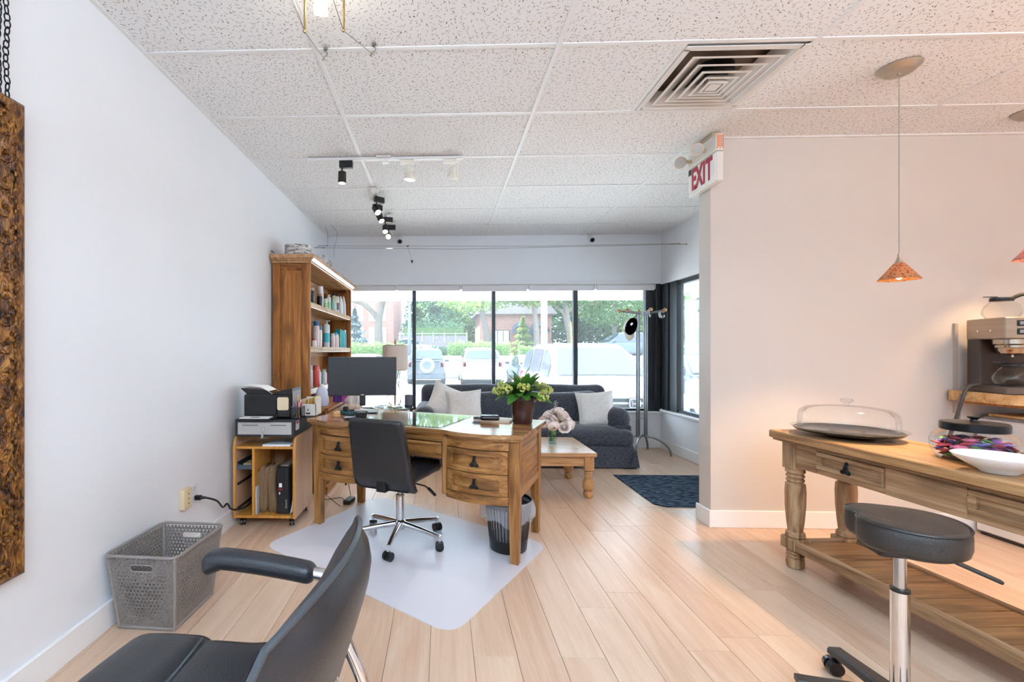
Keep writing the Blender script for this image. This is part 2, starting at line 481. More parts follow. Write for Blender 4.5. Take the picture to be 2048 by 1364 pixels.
MB().box(XP, XR, YP-.02, YP, ZC-.004, ZC+.009).build('wall_angle', barm, ceil)

# ---- walls
struct('wall_left', MB().box(XL-.12, XL, YF-.1, YB+.2, -.08, ZC+.08), white_wall)
struct('wall_front', MB().box(XL, XR, YF-.12, YF, -.08, ZC+.08), white_wall)
struct('wall_far', MB().box(XR, XR+.12, YF-.12, YP2, -.08, ZC+.08), white_wall)
struct('wall_partition', MB().box(XP, XR, YP, YP2, -.08, ZC+.08), plain('lamp_tinted_wall', 'cdc4bb', .55, var=.012, vscale=2, bump=.05, bscale=160))  # warm cast of the lamplight is put into the wall colour
ZH, ZS = 2.035, .43
wbk = MB().box(XL, XA+.16, YB, YB+.16, ZH, ZC+.08).box(XL, XA+.16, YB, YB+.16, -.45, ZS).box(XL, -1.32, YB, YB+.16, ZS, ZH)
struct('wall_back', wbk, white_wall)
war = MB().box(XA, XA+.16, YP2, YB, ZH-.01, ZC+.08).box(XA, XA+.16, YP2, YB, -.45, ZS+.03).box(XA, XA+.16, YP2, 3.5, ZS, ZH)
struct('wall_alcove', war, white_wall)
struct('trim_1', MB().box(XL, XA, YB-.035, YB+.10, ZS, ZS+.022, c=.004), white_trim)
struct('trim_2', MB().box(XA-.035, XA+.10, YP2, YB-.035, ZS+.03, ZS+.052, c=.004), white_trim)
struct('trim_3', MB().box(XL, XA, YB-.012, YB, ZH-.0, ZH+.02), white_trim)
def base(name, *b): struct(name, MB().box(*b, 0, .116, c=.003), white_trim)
base('baseboard_left', XL, XL+.016, YF, YB)
base('baseboard_partition', XP-.016, XR, YP-.016, YP)
base('baseboard_end', XP-.016, XP, YP, YP2+.016)
base('baseboard_back', XL+.016, XA, YB-.016, YB)
base('baseboard_alcove', XA-.016, XA, YP2+.016, YB-.016)

# ---- windows
frame_m = plain('dark_bronze_aluminium', '3d4145', .42, .55, var=.06)
pane_m = glass('window_pane', (.93, .97, .99), .12, haze=.034)  # haze added so the outdoor view looks washed out by glare
w1 = MB().box(-1.32, XA, YB+.035, YB+.095, ZS+.02, ZS+.05, c=.004).box(-1.32, XA, YB+.035, YB+.095, ZH-.05, ZH, c=.004)
win = struct('window_1', w1, frame_m)
for x, a in ((-1.30, .03), (-.349, .022), (.658, .022), (1.684, .026)):
    MB().box(x-a, x+a, YB+.03, YB+.10, ZS+.05, ZH-.05, c=.004).build('mullion', frame_m, win)
MB().box(2.545, 2.655, YB+.02, YB+.11, ZS+.02, ZH, c=.006).box(2.663, 2.72, YB-.005, YB+.12, ZS+.02, ZH, c=.006).build('corner_post', frame_m, win)
xs = [-1.27, -.371, -.327, .636, .68, 1.658, 1.71, 2.545]
for i in range(0, 8, 2):
    MB().box(xs[i], xs[i+1], YB+.060, YB+.066, ZS+.05, ZH-.05).build('pane', pane_m, win)
w2 = MB().box(XA+.035, XA+.095, 3.5, YB, ZS+.05, ZS+.085, c=.004).box(XA+.035, XA+.095, 3.5, YB, ZH-.06, ZH-.01, c=.004)
win2 = struct('window_2', w2, frame_m)
MB().box(XA+.005, XA+.11, 5.62, 5.72, ZS+.05, ZH, c=.006).box(XA+.02, XA+.10, 5.43, 5.605, ZS+.05, ZH, c=.006).box(XA+.001, XA+.13, 5.721, YB+.125, ZS+.05, ZH, c=.004).build('corner_post', frame_m, win2)
MB().box(XA+.03, XA+.10, 4.45, 4.52, ZS+.085, ZH-.06, c=.004).build('mullion', frame_m, win2)
for a, b in ((3.5, 4.45), (4.52, 5.43)):
    MB().box(XA+.060, XA+.066, a, b, ZS+.085, ZH-.06).build('pane', pane_m, win2)
MB().box(XA+.068, XA+.070, 4.80, 5.08, .62, .92).build('notice', paper, win2)

# ---- roller blinds over the window
xs = [(-1.20, -.565, .0), (-.555, .235, .0), (.245, 1.06, -.012), (1.07, 1.885, -.006), (1.895, 2.61, -.006)]
nm = ['nearest the bookcase', 'second from the bookcase', 'in the middle of the row, hanging lowest', 'second from the corner post', 'beside the dark corner post']
blind_c = plain('blind_fabric', 'dcd9da', .7, var=.02)
for (a, b, dz), q in zip(xs, nm):
    o = thing('roller_blind', 'white roller blind rolled up over the window, '+q, 'blind', ((a+b)/2, YB-.06, ZH), group='roller blinds over the window')
    w = (b-a)/2
    MB().box(-w, w, -.025, .025, -.012, .0, c=.002).build('head_rail', white_metal, o)
    MB().cyl((-w+.01, 0, -.040), (w-.01, 0, -.040), .026, n=14).build('roll', blind_c, o)
    MB().box(-w+.01, w-.01, -.030, -.022, -.085+dz, -.035, c=.001).build('hem', blind_c, o)
    for sx in (-1, 1): MB().box(sx*w-.003, sx*w+.003, -.03, .03, -.075, 0).build('bracket', white_metal, o)
# ================================================================ THINGS ON CEILING AND WALLS
# air diffuser: nested square louvres
o = thing('air_diffuser', 'white square ceiling air diffuser with nested louvres', 'air vent', (1.448, 2.4985, ZC))
def ring(mb, a, b, z0, z1, t=.0015):
    """square funnel from half-size a at z0 to b at z1"""
    vs = []
    for (h, z) in ((a, z0), (b, z1), (b-t*3, z1), (a-t*3, z0)):
        vs += [(-h, -h, z), (h, -h, z), (h, h, z), (-h, h, z)]
    f = []
    for r in range(4):
        q = (r+1) % 4
        for k in range(4):
            l = (k+1) % 4; f.append((r*4+k, r*4+l, q*4+l, q*4+k))
    return mb.add(vs, f)
df = plain('diffuser_paint', 'dcd6cf', .4, var=.02)
fr = MB()
for q in range(4): fr.box(-.2855, .262, -.2855, -.256, -.006, -.001, M=Matrix.Rotation(q*PI/2, 4, 'Z'))
ring(fr, .262, .205, -.004, .06); fr.build('frame', df, o, sharp=20)
for a, b, z in ((.222, .150, -.012), (.172, .105, -.020), (.126, .066, -.028), (.086, .036, -.034), (.052, .030, -.040)):
    m = MB(); ring(m, a, b, z, z+.040); ring(m, a, a-.010, z, z-.001); m.build('louvre', df, o, sharp=20)
MB().box(-.03, .03, -.03, .03, -.040, -.036).build('centre_plate', df, o)
MB().lathe([(.10, .02), (.10, .06)], 24).build('duct_collar', black_pl, o)

# exit sign with emergency lamps
o = thing('exit_sign', 'white EXIT sign with two emergency lamp heads, hung from ceiling at the partition corner', 'exit sign', (1.785, 3.205, 0), rz=0)
# local: sign runs along +-y, face looks to -x
sg = plain('sign_paint', 'ded9d0', .45, var=.02)
MB().box(-.004, .047, -.168, .168, 2.505, 2.615, c=.004).build('battery_box', sg, o)
MB().box(0, .045, -.168, .168, 2.308, 2.500, c=.004).build('sign_box', sg, o)
MB().box(-.004, 0, -.162, .162, 2.314, 2.496).build('face', plain('sign_face', 'efece8', .4), o)
MB().box(.0, .044, -.12, .10, 2.615, ZC, c=.004).build('ceiling_bracket', plain('bracket_tan', 'b9a284', .5), o)
red = plain('exit_red', 'a83348', .5)
for k, ch in enumerate('EXIT'):
    q = text_mesh('letter', ch, .205, .0012, red, o, (-.0052, (.092, .025, -.034, -.092)[k], 2.405), (PI/2, 0, -PI/2), .58, .007)
MB().box(-.0065, -.004, .125, .158, 2.455, 2.496).build('test_switch', black_pl, o)
lb = MB()
for k in range(5): lb.box(.002+.009*k, .007+.009*k, -.1692, -.168, 2.515+(.012 if k % 2 else 0), 2.607)
lb.build('warning_label', plain('label_orange', 'd7793f', .6), o, kind='stuff')
for y, d, q in ((-.05, Vector((-.55, -.80, -.12)).normalized(), 0), (.13, Vector((-.75, -.55, -.30)).normalized(), 1)):
    b0 = Vector((-.004, y, 2.552)); b1 = b0+Vector((-.035, .0, 0)); b2 = b1+Vector((-.014, .004, 0))
    h = MB().cyl(b0, b1, .012, n=10).sph(b1, .017, 10, 6).cyl(b2-d*.012, b2+d*.022, .020, .028, 16).cyl(b2+d*.022, b2+d*.052, .034, .041, 22)
    h = h.build('lamp_head', plain('lamp_tan', 'c9b193', .45), o)
    MB().cyl(b2+d*.050, b2+d*.054, .034, n=20).build('lens', plain('lens', 'bdb8b2', .12), h)

# track lights ------------------------------------------------------------
bulb_on = glow('warm_lamp_face', 'fff0d0', 14)
black_can = plain('black_lamp_can', '2a2420', .4, .3, var=.1)
cream = plain('cream_lamp', 'e8e0d2', .45, var=.02)
def black_head(root_name, label, loc, tilt, az, group, dz=-.022):
    o = thing(root_name, label, 'spotlight', loc, az, group)
    MB().box(-.02, .08, -.018, .018, -.055, -.001, c=.004).build('adapter', black_pl, o)
    b = MB().cyl((0, 0, -.055), (0, 0, -.075), .006)
    arc = [(0, math.cos(t)*.034, -.105+math.sin(t)*.034) for t in [PI*k/10 for k in range(11)]]
    b.tube(arc, .0035, 6).tube([arc[0], (0, .034, -.125)], .0035, 6).tube([arc[-1], (0, -.034, -.125)], .0035, 6)
    b.build('yoke', black_pl, o)
    c = MB().lathe([(.012, .045), (.030, .040), (.031, -.045), (.027, -.045), (.027, -.038)], 20).build('can', black_can, o, (0, 0, -.125), (tilt, 0, 0))
    MB().lathe([(0, -.0415), (.0265, -.0415)], 20).build('bulb', bulb_on, c)
    return o
def white_head(label, loc, tilt, az, group, lit=True):
    o = thing('track_spotlight', label, 'spotlight', loc, az, group)
    MB().box(-.075, .03, -.016, .016, -.028, -.001, c=.003).build('adapter', cream, o)
    b = MB().cyl((0, 0, -.028), (0, 0, -.04), .005)
    arc = [(math.cos(t)*.038, 0, -.082+math.sin(t)*.042) for t in [PI*k/10 for k in range(11)]]
    b.tube(arc, .003, 6).tube([arc[0], (.038, 0, -.115)], .003, 6).tube([arc[-1], (-.038, 0, -.115)], .003, 6).build('yoke', cream, o)
    c = MB().lathe([(.015, .055), (.018, .025), (.022, .02)], 18).lathe([(.040, -.012), (.044, -.030), (.040, -.032)], 20).lathe([(.022, .02), (.040, -.012)], 18)
    for k in range(14):
        t = 2*PI*k/14; c.tube([(.023*math.cos(t), .023*math.sin(t), .024), (.0425*math.cos(t), .0425*math.sin(t), -.014)], .0022, 5)
    c = c.build('can', cream, o, (0, 0, -.115), (tilt, .12, 0))
    MB().lathe([(0, -.0325), (.039, -.0325)], 20).build('bulb', bulb_on if lit else plain('unlit_lens', 'd9d6cf', .2), c)
    return o
gt = 'lamp heads on the cross track'
o = thing('lighting_track', 'white lighting track across the ceiling carrying one black and two white heads', 'track', (-.425, 3.41, ZC))
MB().box(-.58, .58, -.017, .017, -.022, -.001, c=.003).build('rail', white_metal, o)
MB().box(-.06, .05, -.045, .03, -.012, -.0005, c=.003).build('feed_plate', white_metal, o)
MB().box(-.02, .03, -.02, .02, -.045, -.012, c=.003).build('feed_box', white_metal, o)
black_head('track_spotlight', 'only black spotlight on the cross track', (-.745, 3.41, ZC-.0225), -.05, 0, gt)
white_head('lit white spotlight in the middle of the cross track', (-.235, 3.41, ZC-.0225), .1, 0, gt)
white_head('unlit white spotlight at right end of the cross track', (.085, 3.41, ZC-.0225), .45, 0, gt, False)
o = thing('lighting_track', 'white lighting track running towards the window with small black heads', 'track', (-.60, 4.83, ZC))
MB().box(-.017, .017, -.78, .78, -.022, -.001, c=.003).build('rail', white_metal, o)
MB().box(-.03, .03, -.80, -.72, -.026, -.0005, c=.003).build('end_feed', white_metal, o)
g2 = 'black heads on the window track'
black_head('track_spotlight', 'black spotlight nearest the camera on the window track, aimed right', (-.60, 4.20, ZC-.0225), -.75, PI/2-.9, g2)
black_head('track_spotlight', 'second black spotlight on the window track, turned away to the left', (-.60, 4.46, ZC-.0225), .6, PI/2+2.3, g2)
black_head('track_spotlight', 'third black spotlight on the window track, aimed at the camera', (-.60, 4.86, ZC-.0225), -.6, PI/2-1.4, g2)
black_head('track_spotlight', 'spotlight farthest along the window track, glaring at the camera', (-.60, 5.16, ZC-.0225), -1.15, PI/2-1.5, g2)
for loc, tgt, e in (((-.745, 3.41, 2.43), (-.76, 3.6, 0), 7), ((-.235, 3.41, 2.45), (-.3, 3.2, 0), 9),
                    ((-.58, 4.20, 2.46), (.3, 3.9, 0), 7), ((-.60, 4.86, 2.46), (-.55, 4.3, 0), 7), ((-.60, 5.16, 2.46), (-.5, 4.4, .3), 7)):
    l = lamp('track_spot', 'SPOT', loc, energy=e*1.7, col=(1, .92, .82), spot_size=1.1, spot_blend=.6, shadow_soft_size=.025); aim(l, tgt)

# low-voltage cable lamp near the camera
o = thing('cable_lamp', 'bare bright bulb in a glass ring hung on two brass rods at top of picture', 'lamp', (-.47, 1.74, 0))
br = plain('brass', 'b49a63', .25, 1.0)
for sx in (-.055, .095):
    MB().cyl((sx, 0, 2.425), (sx+.004, -.01, 2.62), .0045, n=8).sph((sx, 0, 2.425), .0065, 8, 6).build('rod', br, o)
MB().cyl((-.075, -.01, 2.59), (.115, -.01, 2.59), .004, n=8).lathe([(.012, 2.565), (.012, 2.60)], 12, c=(.01, -.01, 0)).build('crossbar', br, o)
MB().sph((.01, -.01, 2.535), .024, 14, 10).build('bulb', glow('cable_bulb', 'fff3dc', 45), o)
MB().shell([(.040, 2.575), (.062, 2.545), (.066, 2.52)], 24, c=(.01, -.01, 0)).build('glass_ring', clear, o)
wire_m = plain('grey_wire', '8a8780', .4, .8)
MB().tube([(-.055, 0, 2.425), (-.085, .43, ZC-.06)], .0016, 5).tube([(.095, 0, 2.425), (.155, .40, ZC-.06)], .0016, 5).tube([(-.055, 0, 2.425), (-.10, -.5, 2.62)], .0016, 5).tube([(.095, 0, 2.425), (.02, -.5, 2.62)], .0016, 5).build('wire', wire_m, o)
for x, y, q in ((-.553, 2.17, 'left'), (-.318, 2.145, 'right')):
    h = thing('ceiling_hook', 'small steel ceiling hook and turnbuckle tying off the cable lamp, '+q+' one', 'hook', (x, y, ZC), group='hooks of the cable lamp')
    MB().lathe([(.011, -.001), (.011, -.012), (.004, -.016)], 12).build('rose', steel, h)
    MB().tube([(0, 0, -.014), (.008, 0, -.025), (.004, -.002, -.038), (-.004, -.003, -.04), (-.012, -.004, -.055), (-.014, -.004, -.062)], .0035, 6).build('hook', steel, h)

# pendants ----------------------------------------------------------------
def pendant(label, loc, zs, c1, c2, e):
    o = thing('pendant_lamp', label, 'lamp', loc, group='cone pendant lamps')
    MB().lathe([(.005, -.030), (.055, -.030), (.062, -.026), (.088, -.002), (.088, 0)], 28).lathe([(.0, -.040), (.008, -.038), (.008, -.030)], 10).build('ceiling_canopy', plain('satin_nickel', 'b7ab9b', .35, .85), o)
    z = zs-loc[2]
    MB().cyl((0, 0, -.03), (0, 0, z+.12), .0022, n=6).build('cord', plain('grey_cord', '9b9284', .5), o)
    MB().lathe([(.004, z+.125), (.008, z+.10), (.018, z+.075), (.020, z+.072)], 16).build('cap', plain('satin_nickel', 'b7ab9b', .35, .85), o)
    t = NT(label[:20]); v = t.coords((1, 1, 1)); vo = t.n('TexVoronoi'); vo.inputs['Scale'].default_value = 70; t.l(v, vo.inputs['Vector'])
    c = t.mix(t.ramp(vo.outputs['Distance'], [(.15, 0.), (.5, 1.)]), lin(c1), lin(c2))
    p = t.n('BsdfPrincipled'); t.l(c, p.inputs['Base Color']); p.inputs['Roughness'].default_value = .2
    q = t.n('BsdfTranslucent'); t.l(c, q.inputs[0]); mx = t.n('MixShader'); mx.inputs[0].default_value = .35
    t.l(p.outputs[0], mx.inputs[1]); t.l(q.outputs[0], mx.inputs[2]); t.l(mx.outputs[0], t.out.inputs[0])
    MB().shell([(.020, z+.074), (.083, z-.012), (.081, z-.012), (.018, z+.070)], 28).build('shade', t.m, o)
    MB().sph((0, 0, z+.012), (.016, .016, .022), 12, 8).build('bulb', glow('halogen_bulb', 'ffdca8', 30), o)
    lamp('pendant_light', 'SPOT', (loc[0], loc[1], zs-.016), energy=e, col=(1, .66, .36), spot_size=1.95, spot_blend=.7, shadow_soft_size=.03)
    return o
pendant('amber glass cone pendant lamp hanging over the console table', (2.335, 2.42, ZC), 1.575, '96542f', 'c48d62', 42)
pendant('pink glass cone pendant lamp at the right edge, over the coffee maker', (3.58, 2.90, ZC), 1.765, 'a85a56', 'd49a92', 12)

# two cameras by the header
for x, q in ((-.52, 'left, above the monitor'), (1.86, 'right, near the alcove corner')):
    o = thing('security_camera', 'small white dome camera with black eye on the window header, '+q, 'camera', (x, YB-.002, 2.592), group='security cameras')
    MB().cyl((0, 0, .01), (0, -.028, .004), .042, .036, 20).build('base', white_metal, o)
    MB().sph((0, -.040, -.006), .037, 18, 12).build('housing', white_metal, o)
    MB().sph((0, -.054, -.018), .029, 16, 10).build('eye', black_pl, o)
    MB().cyl((0, -.077, -.034), (0, -.084, -.038), .012, .011, 14).build('lens', plain('lens_glass', '0a0b0d', .08), o)

# cable wires under the header
o = thing('cable_wire', 'thin steel wires of a cable light system strung below the window header', 'wire', (0, 5.32, 0))
MB().tube([(XL+.002, .0, 2.432), (1.0, .02, 2.412), (XA-.002, .0, 2.425)], .0022, 5).build('strand', wire_m, o)
MB().tube([(XL+.002, -.15, 2.376), (.2, -.13, 2.352), (XA-.002, -.15, 2.385)], .0022, 5).build('strand', wire_m, o)
for (x, y, z) in ((XL, 0, 2.432), (XL, -.15, 2.376), (XA-.12, 0, 2.425), (XA-.12, -.15, 2.385)):
    MB().cyl((x+.001, y, z), (x+.119, y, z), .0045, n=8).cyl((x+.10, y, z), (x+.118, y, z), .008, n=8).build('turnbuckle', steel, o)
MB().tube(spline([(-1.36, -.02, ZC-.002), (-1.33, -.02, 2.57), (-1.335, 0, 2.433)], 5), .0018, 5).tube(spline([(-1.27, -.12, ZC-.002), (-1.19, -.12, 2.55), (-1.22, -.15, 2.37), (-1.225, -.15, 2.27)], 6), .0018, 5).build('feed_wire', wire_m, o)
MB().tube([(-.40, .005, 2.43), (-.34, -.07, 2.24)], .0012, 5).cyl((-.355, -.07, 2.235), (-.325, -.07, 2.235), .006, n=8).cyl((-.34, -.07, 2.235), (-.34, -.07, 2.21), .009, .006, 8).cyl((-.41, 0, 2.422), (-.38, 0, 2.422), .006, n=6).build('cable_fitting', black_iron, o)

# outlets on the left wall
ivory = plain('ivory_plastic', 'dcc79f', .45, var=.02); wpl = plain('white_plastic', 'dedde2', .45, var=.02)
o = thing('wall_outlet', 'ivory surface box outlet with rocker plate on the left wall', 'outlet', (XL, 2.525, .372))
MB().box(.0, .028, -.042, .042, -.056, .056, c=.004).build('box', ivory, o)
MB().box(.028, .031, -.026, .034, -.042, .042, c=.002).build('plate', plain('ivory_light', 'e6d5b1', .4), o)
for z in (-.027, 0, .027): MB().box(.031, .032, -.004, .006, z-.003, z+.003).build('slot', black_pl, o)
o = thing('wall_outlet', 'white duplex outlet with a black plug on the left wall', 'outlet', (XL, 2.625, .372))
MB().box(0, .007, -.036, .036, -.058, .058, c=.003).build('plate', wpl, o)
for z in (.026, -.026):
    MB().prism(rrect(.030, .036, .012), 0, .003, M=T(.007, 0, z, 0, PI/2, 0)).build('socket', wpl, o)
    MB().box(.010, .0105, -.008, -.006, z, z+.01).box(.010, .0105, .005, .007, z, z+.01).cyl((.010, 0, z-.008), (.0105, 0, z-.008), .003, n=8).build('slot', black_pl, o)
o = thing('black_cable', 'black power cord plugged into the white outlet and running into the rolling cart', 'cord', (XL, 2.625, .345))
MB().box(.012, .052, -.012, .012, -.014, .014, c=.005).cyl((.05, 0, 0), (.072, .01, -.003), .010, .007, 10).build('plug', black_pl, o)
MB().tube(spline([(.07, .009, -.003), (.09, .10, -.05), (.07, .22, -.13), (.06, .30, -.135), (.055, .38, -.20), (.10, .46, -.215), (.125, .56, -.20), (.135, .66, -.19)], 6), .006, 8).build('cable', black_pl, o)

o = thing('wall_hook', 'tiny dark hook on the left wall just above the bookcase', 'hook', (XL, 3.86, 2.05))
MB().cyl((0, 0, 0), (.004, 0, 0), .008, n=10).tube([(.004, 0, 0), (.016, 0, -.004), (.022, 0, -.016), (.016, 0, -.024), (.008, 0, -.020)], .003, 6).build('hook', black_iron, o)
# ================================================================ MIRROR, BASKET, SALON CHAIR
o = thing('ornate_mirror', 'wall mirror in a carved gilt and brown frame, cut off by the left edge', 'mirror', (XL, 1.05, 0))
t = NT('carved_gilt'); v = t.coords((1, 1, 1), False)
mp = t.n('Mapping'); mp.inputs['Rotation'].default_value = (.75, 0, 0); mp.inputs['Scale'].default_value = (30, 62, 17); t.l(v, mp.inputs[0])
n1 = t.noise(mp.outputs[0], 1.0, 3, .6, 1.6); n2 = t.noise(t.coords((24, 24, 11), False), 1.0, 2)
hgt = t.math('ADD', t.math('MULTIPLY', n1, .7), t.math('MULTIPLY', n2, .3))
c = t.ramp(hgt, [(.36, lin('1d0e07')), (.46, lin('5c3413')), (.54, lin('8a561f')), (.66, lin('b5803a'))])
t.bsdf(c, .34, .25, .5, hgt, .9, .02); carved = t.m
def carved_bar(L, name):
    """one side of the frame: moulded section with leaf scrolls, along +x, inner edge at y=0, outer at y=.13, thick z"""
    m = MB(); sec = [(0, 0), (0, .022), (.012, .030), (.03, .024), (.065, .050), (.10, .040), (.118, .046), (.13, .038), (.13, 0)]
    vs = []; k = len(sec)
    for (x0, sg) in ((0, 1), (L, -1)):
        for (y, z) in sec: vs.append((x0-sg*y, y, z))
    f = [(i, i+1, k+i+1, k+i) for i in range(k-1)]
    m.add(vs, f)
    n = int(L/.085)
    for i in range(n+1):
        x = i*L/n
        for s2, yy in ((1, .05), (-1, .085)):
            pts = [(x+.02*math.cos(a)*(1-a/8)+s2*.012, yy+s2*.022*math.sin(a)*(1-a/8), .046+.004*math.sin(a)) for a in [j*.55 for j in range(10)]]
            m.tube(pts, [.009*(1-j/12) for j in range(10)], 6)
        m.sph((x+.04, .068, .05), (.016, .009, .009), 8, 6)
        for j in range(4):
            a = -.9+j*.6
            m.sph((x+.04+.022*math.cos(a+PI/2), .068+.028*math.sin(a+PI/2), .046), (.013, .006, .008), 6, 5, M=None)
    return m
for nm, L, M in (('side_rail', 1.32, Matrix(((0,0,1,0),(0,1,0,.325),(1,0,0,.58),(0,0,0,1)))), ('top_rail', .65, Matrix(((0,0,1,0),(1,0,0,-.325),(0,1,0,1.90),(0,0,0,1)))),
                 ('bottom_rail', .65, Matrix(((0,0,1,0),(1,0,0,-.325),(0,-1,0,.58),(0,0,0,1)))), ('side_rail', 1.32, Matrix(((0,0,1,0),(0,-1,0,-.325),(1,0,0,.58),(0,0,0,1))))):
    r = carved_bar(L, nm); q = MB().add(r.v, r.f, M)
    b = q.build(nm, carved, o); 
    bm = bmesh.new(); bm.from_mesh(b.data); bmesh.ops.recalc_face_normals(bm, faces=bm.faces); bm.to_mesh(b.data); bm.free()
MB().box(.004, .012, -.33, .33, .575, 1.905).build('mirror_glass', plain('mirror_silver', 'dfe3e4', .03, 1.0, var=0), o)
MB().box(.001, .004, -.45, .45, .455, 2.025).build('backing', black_pl, o)
o = thing('hanging_chain', 'dark steel chain hanging the mirror frame from the ceiling', 'chain', (XL+.035, 1.425, 0))
lk = MB().tube([(0, .0085*math.cos(a), .014*math.sin(a)) for a in [2*PI*k/12 for k in range(12)]], .0022, 5, closed=True).mesh('link', black_iron)
for s2 in (0, 1):
    for k in range(27):
        q = bpy.data.objects.new('link', lk); COL.objects.link(q); q.parent = o
        q.location = (.006*s2, -.010+.022*s2+.003*math.sin(k*.7+s2), 2.035+k*.0226); q.rotation_euler = (rnd.uniform(-.3, .3), 0, (k % 2)*1.45+rnd.uniform(-.25, .25))

# woven plastic basket
bk = plain('taupe_plastic', '8a827d', .45, var=.03)
o = thing('storage_basket', 'taupe plastic basket with pierced sides on floor by the left wall', 'basket', (-1.26, 2.075, 0), rz=math.radians(-3))
wb_, db_, wt_, dt_, hb = .128, .15, .155, .185, .332
def lattice(P, W, H, handle):
    """pierced panel; P(u,v) maps metres on the panel (0..W, 0..H) to 3-D"""
    m = MB(); p = .0185; h = p*math.sqrt(3)/2; half = .0034
    def bar(a, b):
        A = Vector(a); B = Vector(b); d = B-A
        if d.length < .004: return
        nn = Vector((-d.y, d.x)).normalized()*half
        q = [A+nn, A-nn, B-nn, B+nn]
        F = [P(x.x, x.y, 0) for x in q]+[P(x.x, x.y, .0022) for x in q]
        m.add(F, [(0,1,2,3), (7,6,5,4), (0,4,5,1), (1,5,6,2), (2,6,7,3), (3,7,4,0)])
    def clip(a, b):
        # clip a segment to the panel and cut it at the hand hole
        n = 60; run = None; last = None
        for i in range(n+1):
            q = (a[0]+(b[0]-a[0])*i/n, a[1]+(b[1]-a[1])*i/n)
            ok = 0 <= q[0] <= W and 0 <= q[1] <= H and not (handle and abs(q[0]-W/2) < .050 and abs(q[1]-H+.045) < .013)
            if ok and run is None: run = q
            if not ok and run is not None: bar(run, last); run = None
            last = q
        if run is not None: bar(run, last)
    y = .012; k = 0
    while y < H-.004: clip((0, y), (W, y)); y += h
    x = -H
    while x < W+H:
        for s2 in (1, -1): clip((x, 0) if s2 > 0 else (x, 0), (x+s2*H/math.tan(PI/3), H))
        x += p
    if handle: 
        pts = rrect(.104, .030, .0149, 6, W/2, H-.045)
        m.tube([P(x, y, .001) for x, y in pts], .003, 6, closed=True)
    return m
def panel(axis, sg):
    wb, wt, db, dt = (wb_, wt_, db_, dt_) if axis == 'y' else (db_, dt_, wb_, wt_)
    W, H = 2*wt, hb-.02
    def P(u, v, t):
        f = v/H; a = (u/W*2-1)*(wb+(wt-wb)*f); d = sg*(db+(dt-db)*f-t)
        return (a, d, .012+v) if axis == 'y' else (d, a, .012+v)
    m = lattice(P, W, H, axis == 'y')
    return m.build('lattice_side', bk, o, kind='stuff')
for ax, sg in (('y', -1), ('y', 1), ('x', -1), ('x', 1)): panel(ax, sg)
MB().tube([(x, y, hb) for x, y in rrect(2*wt_+.012, 2*dt_+.012, .03, 5)], .007, 8, closed=True).build('rim', bk, o)
bb = MB().prism(rrect(2*wb_, 2*db_, .03), 0, .006)
for x in (-1, 1):
    for y in (-1, 1): bb.tube([(x*(wb_-.004), y*(db_-.004), .005), (x*(wt_-.004), y*(dt_-.004), hb)], .007, 8)
bb.tube([(x, y, .012) for x, y in rrect(2*wb_, 2*db_, .02, 4)], .006, 8, closed=True)
bb.build('base', bk, o)

# salon styling chair, faces the mirror on the left wall
o = thing('salon_chair', 'black leather salon styling chair with padded arms in the foreground', 'chair', (-.50, .90, 0), rz=math.radians(-4))
# local: faces -x; +y is the far side
def backfn(u, v):       # u along width (y), v up
    y = -.285+.57*u; e = abs(2*u-1)
    w = 1-.13*max(0, .35-v)/.35-.10*max(0, v-.8)/.2*e
    z = .40+.405*v*(1-.05*e**3); x = .185+.13*v-.045*(e**2)*1.0-.05*math.sin(v*PI)*.2
    return x, y*w, z
bm_ = MB()
N, K = 22, 14
front = lambda u, v: (lambda p, e: (p[0]-.035*(1-e**4)*(1-(2*v-1)**6)-.004, p[1], p[2]))(backfn(u, v), abs(2*u-1))
back = lambda u, v: (lambda p, e: (p[0]+.060*(1-e**4)*(1-(2*v-1)**6)+.012*math.sin(v*PI), p[1], p[2]))(backfn(u, v), abs(2*u-1))
bm_.grid(lambda u, v: back(u, v), N, K); bm_.grid(lambda u, v: front(1-u, v), N, K)
edge = [(i/20, 0) for i in range(21)]+[(1, i/14) for i in range(1, 15)]+[(1-i/20, 1) for i in range(1, 21)]+[(0, 1-i/14) for i in range(1, 14)]
bk_o = bm_.build('backrest', dark_leather, o, sharp=60)
MB().tube([Vector(backfn(u, v))+Vector((.004, 0, 0)) for u, v in edge], .0065, 8, closed=True).build('piping', plain('grey_piping', '3c4247', .3), bk_o)
st = MB().cushion(.36, .47, .12, .05, 8, (.06, 0, .43), lambda p: (p.x, p.y*(1-.03*(p.x < 0)), p.z+.012*math.cos(p.y*5)))
st.build('seat', dark_leather, o, sharp=60)
MB().cushion(.24, .50, .13, .055, 8, (-.185, 0, .423), lambda p: (p.x-.01*math.cos(p.y*5), p.y, p.z+.014*math.cos(p.y*5)-.02*max(0, -p.x-.02)*4)).build('seat_front', dark_leather, o, sharp=60)
MB().tube([(-.082+.03*math.cos(y*6)-.03, y, .489+.012*math.cos(y*5)) for y in [-.195+.39*i/10 for i in range(11)]], .003, 6).build('seam', plain('grey_piping', '3c4247', .3), o)
for y in (.315, -.315):
    a = MB().cushion(.315, .062, .052, .025, 8, (-.012, y, .640), lambda p: (p.x, p.y, p.z-.18*max(0, -p.x-.10)+.006*math.cos(p.x*9)-.10*(p.x+.16)+(-.012 if p.z < 0 and p.x < -.10 else 0)))
    ar = a.build('armrest', dark_leather, o, sharp=60)
    MB().tube(spline([(.14, y, .610), (.185, y*.98, .606), (.225, y*.93, .598), (.24, y*.80, .585)], 5), .016, 12).build('arm_tube', chrome, ar)
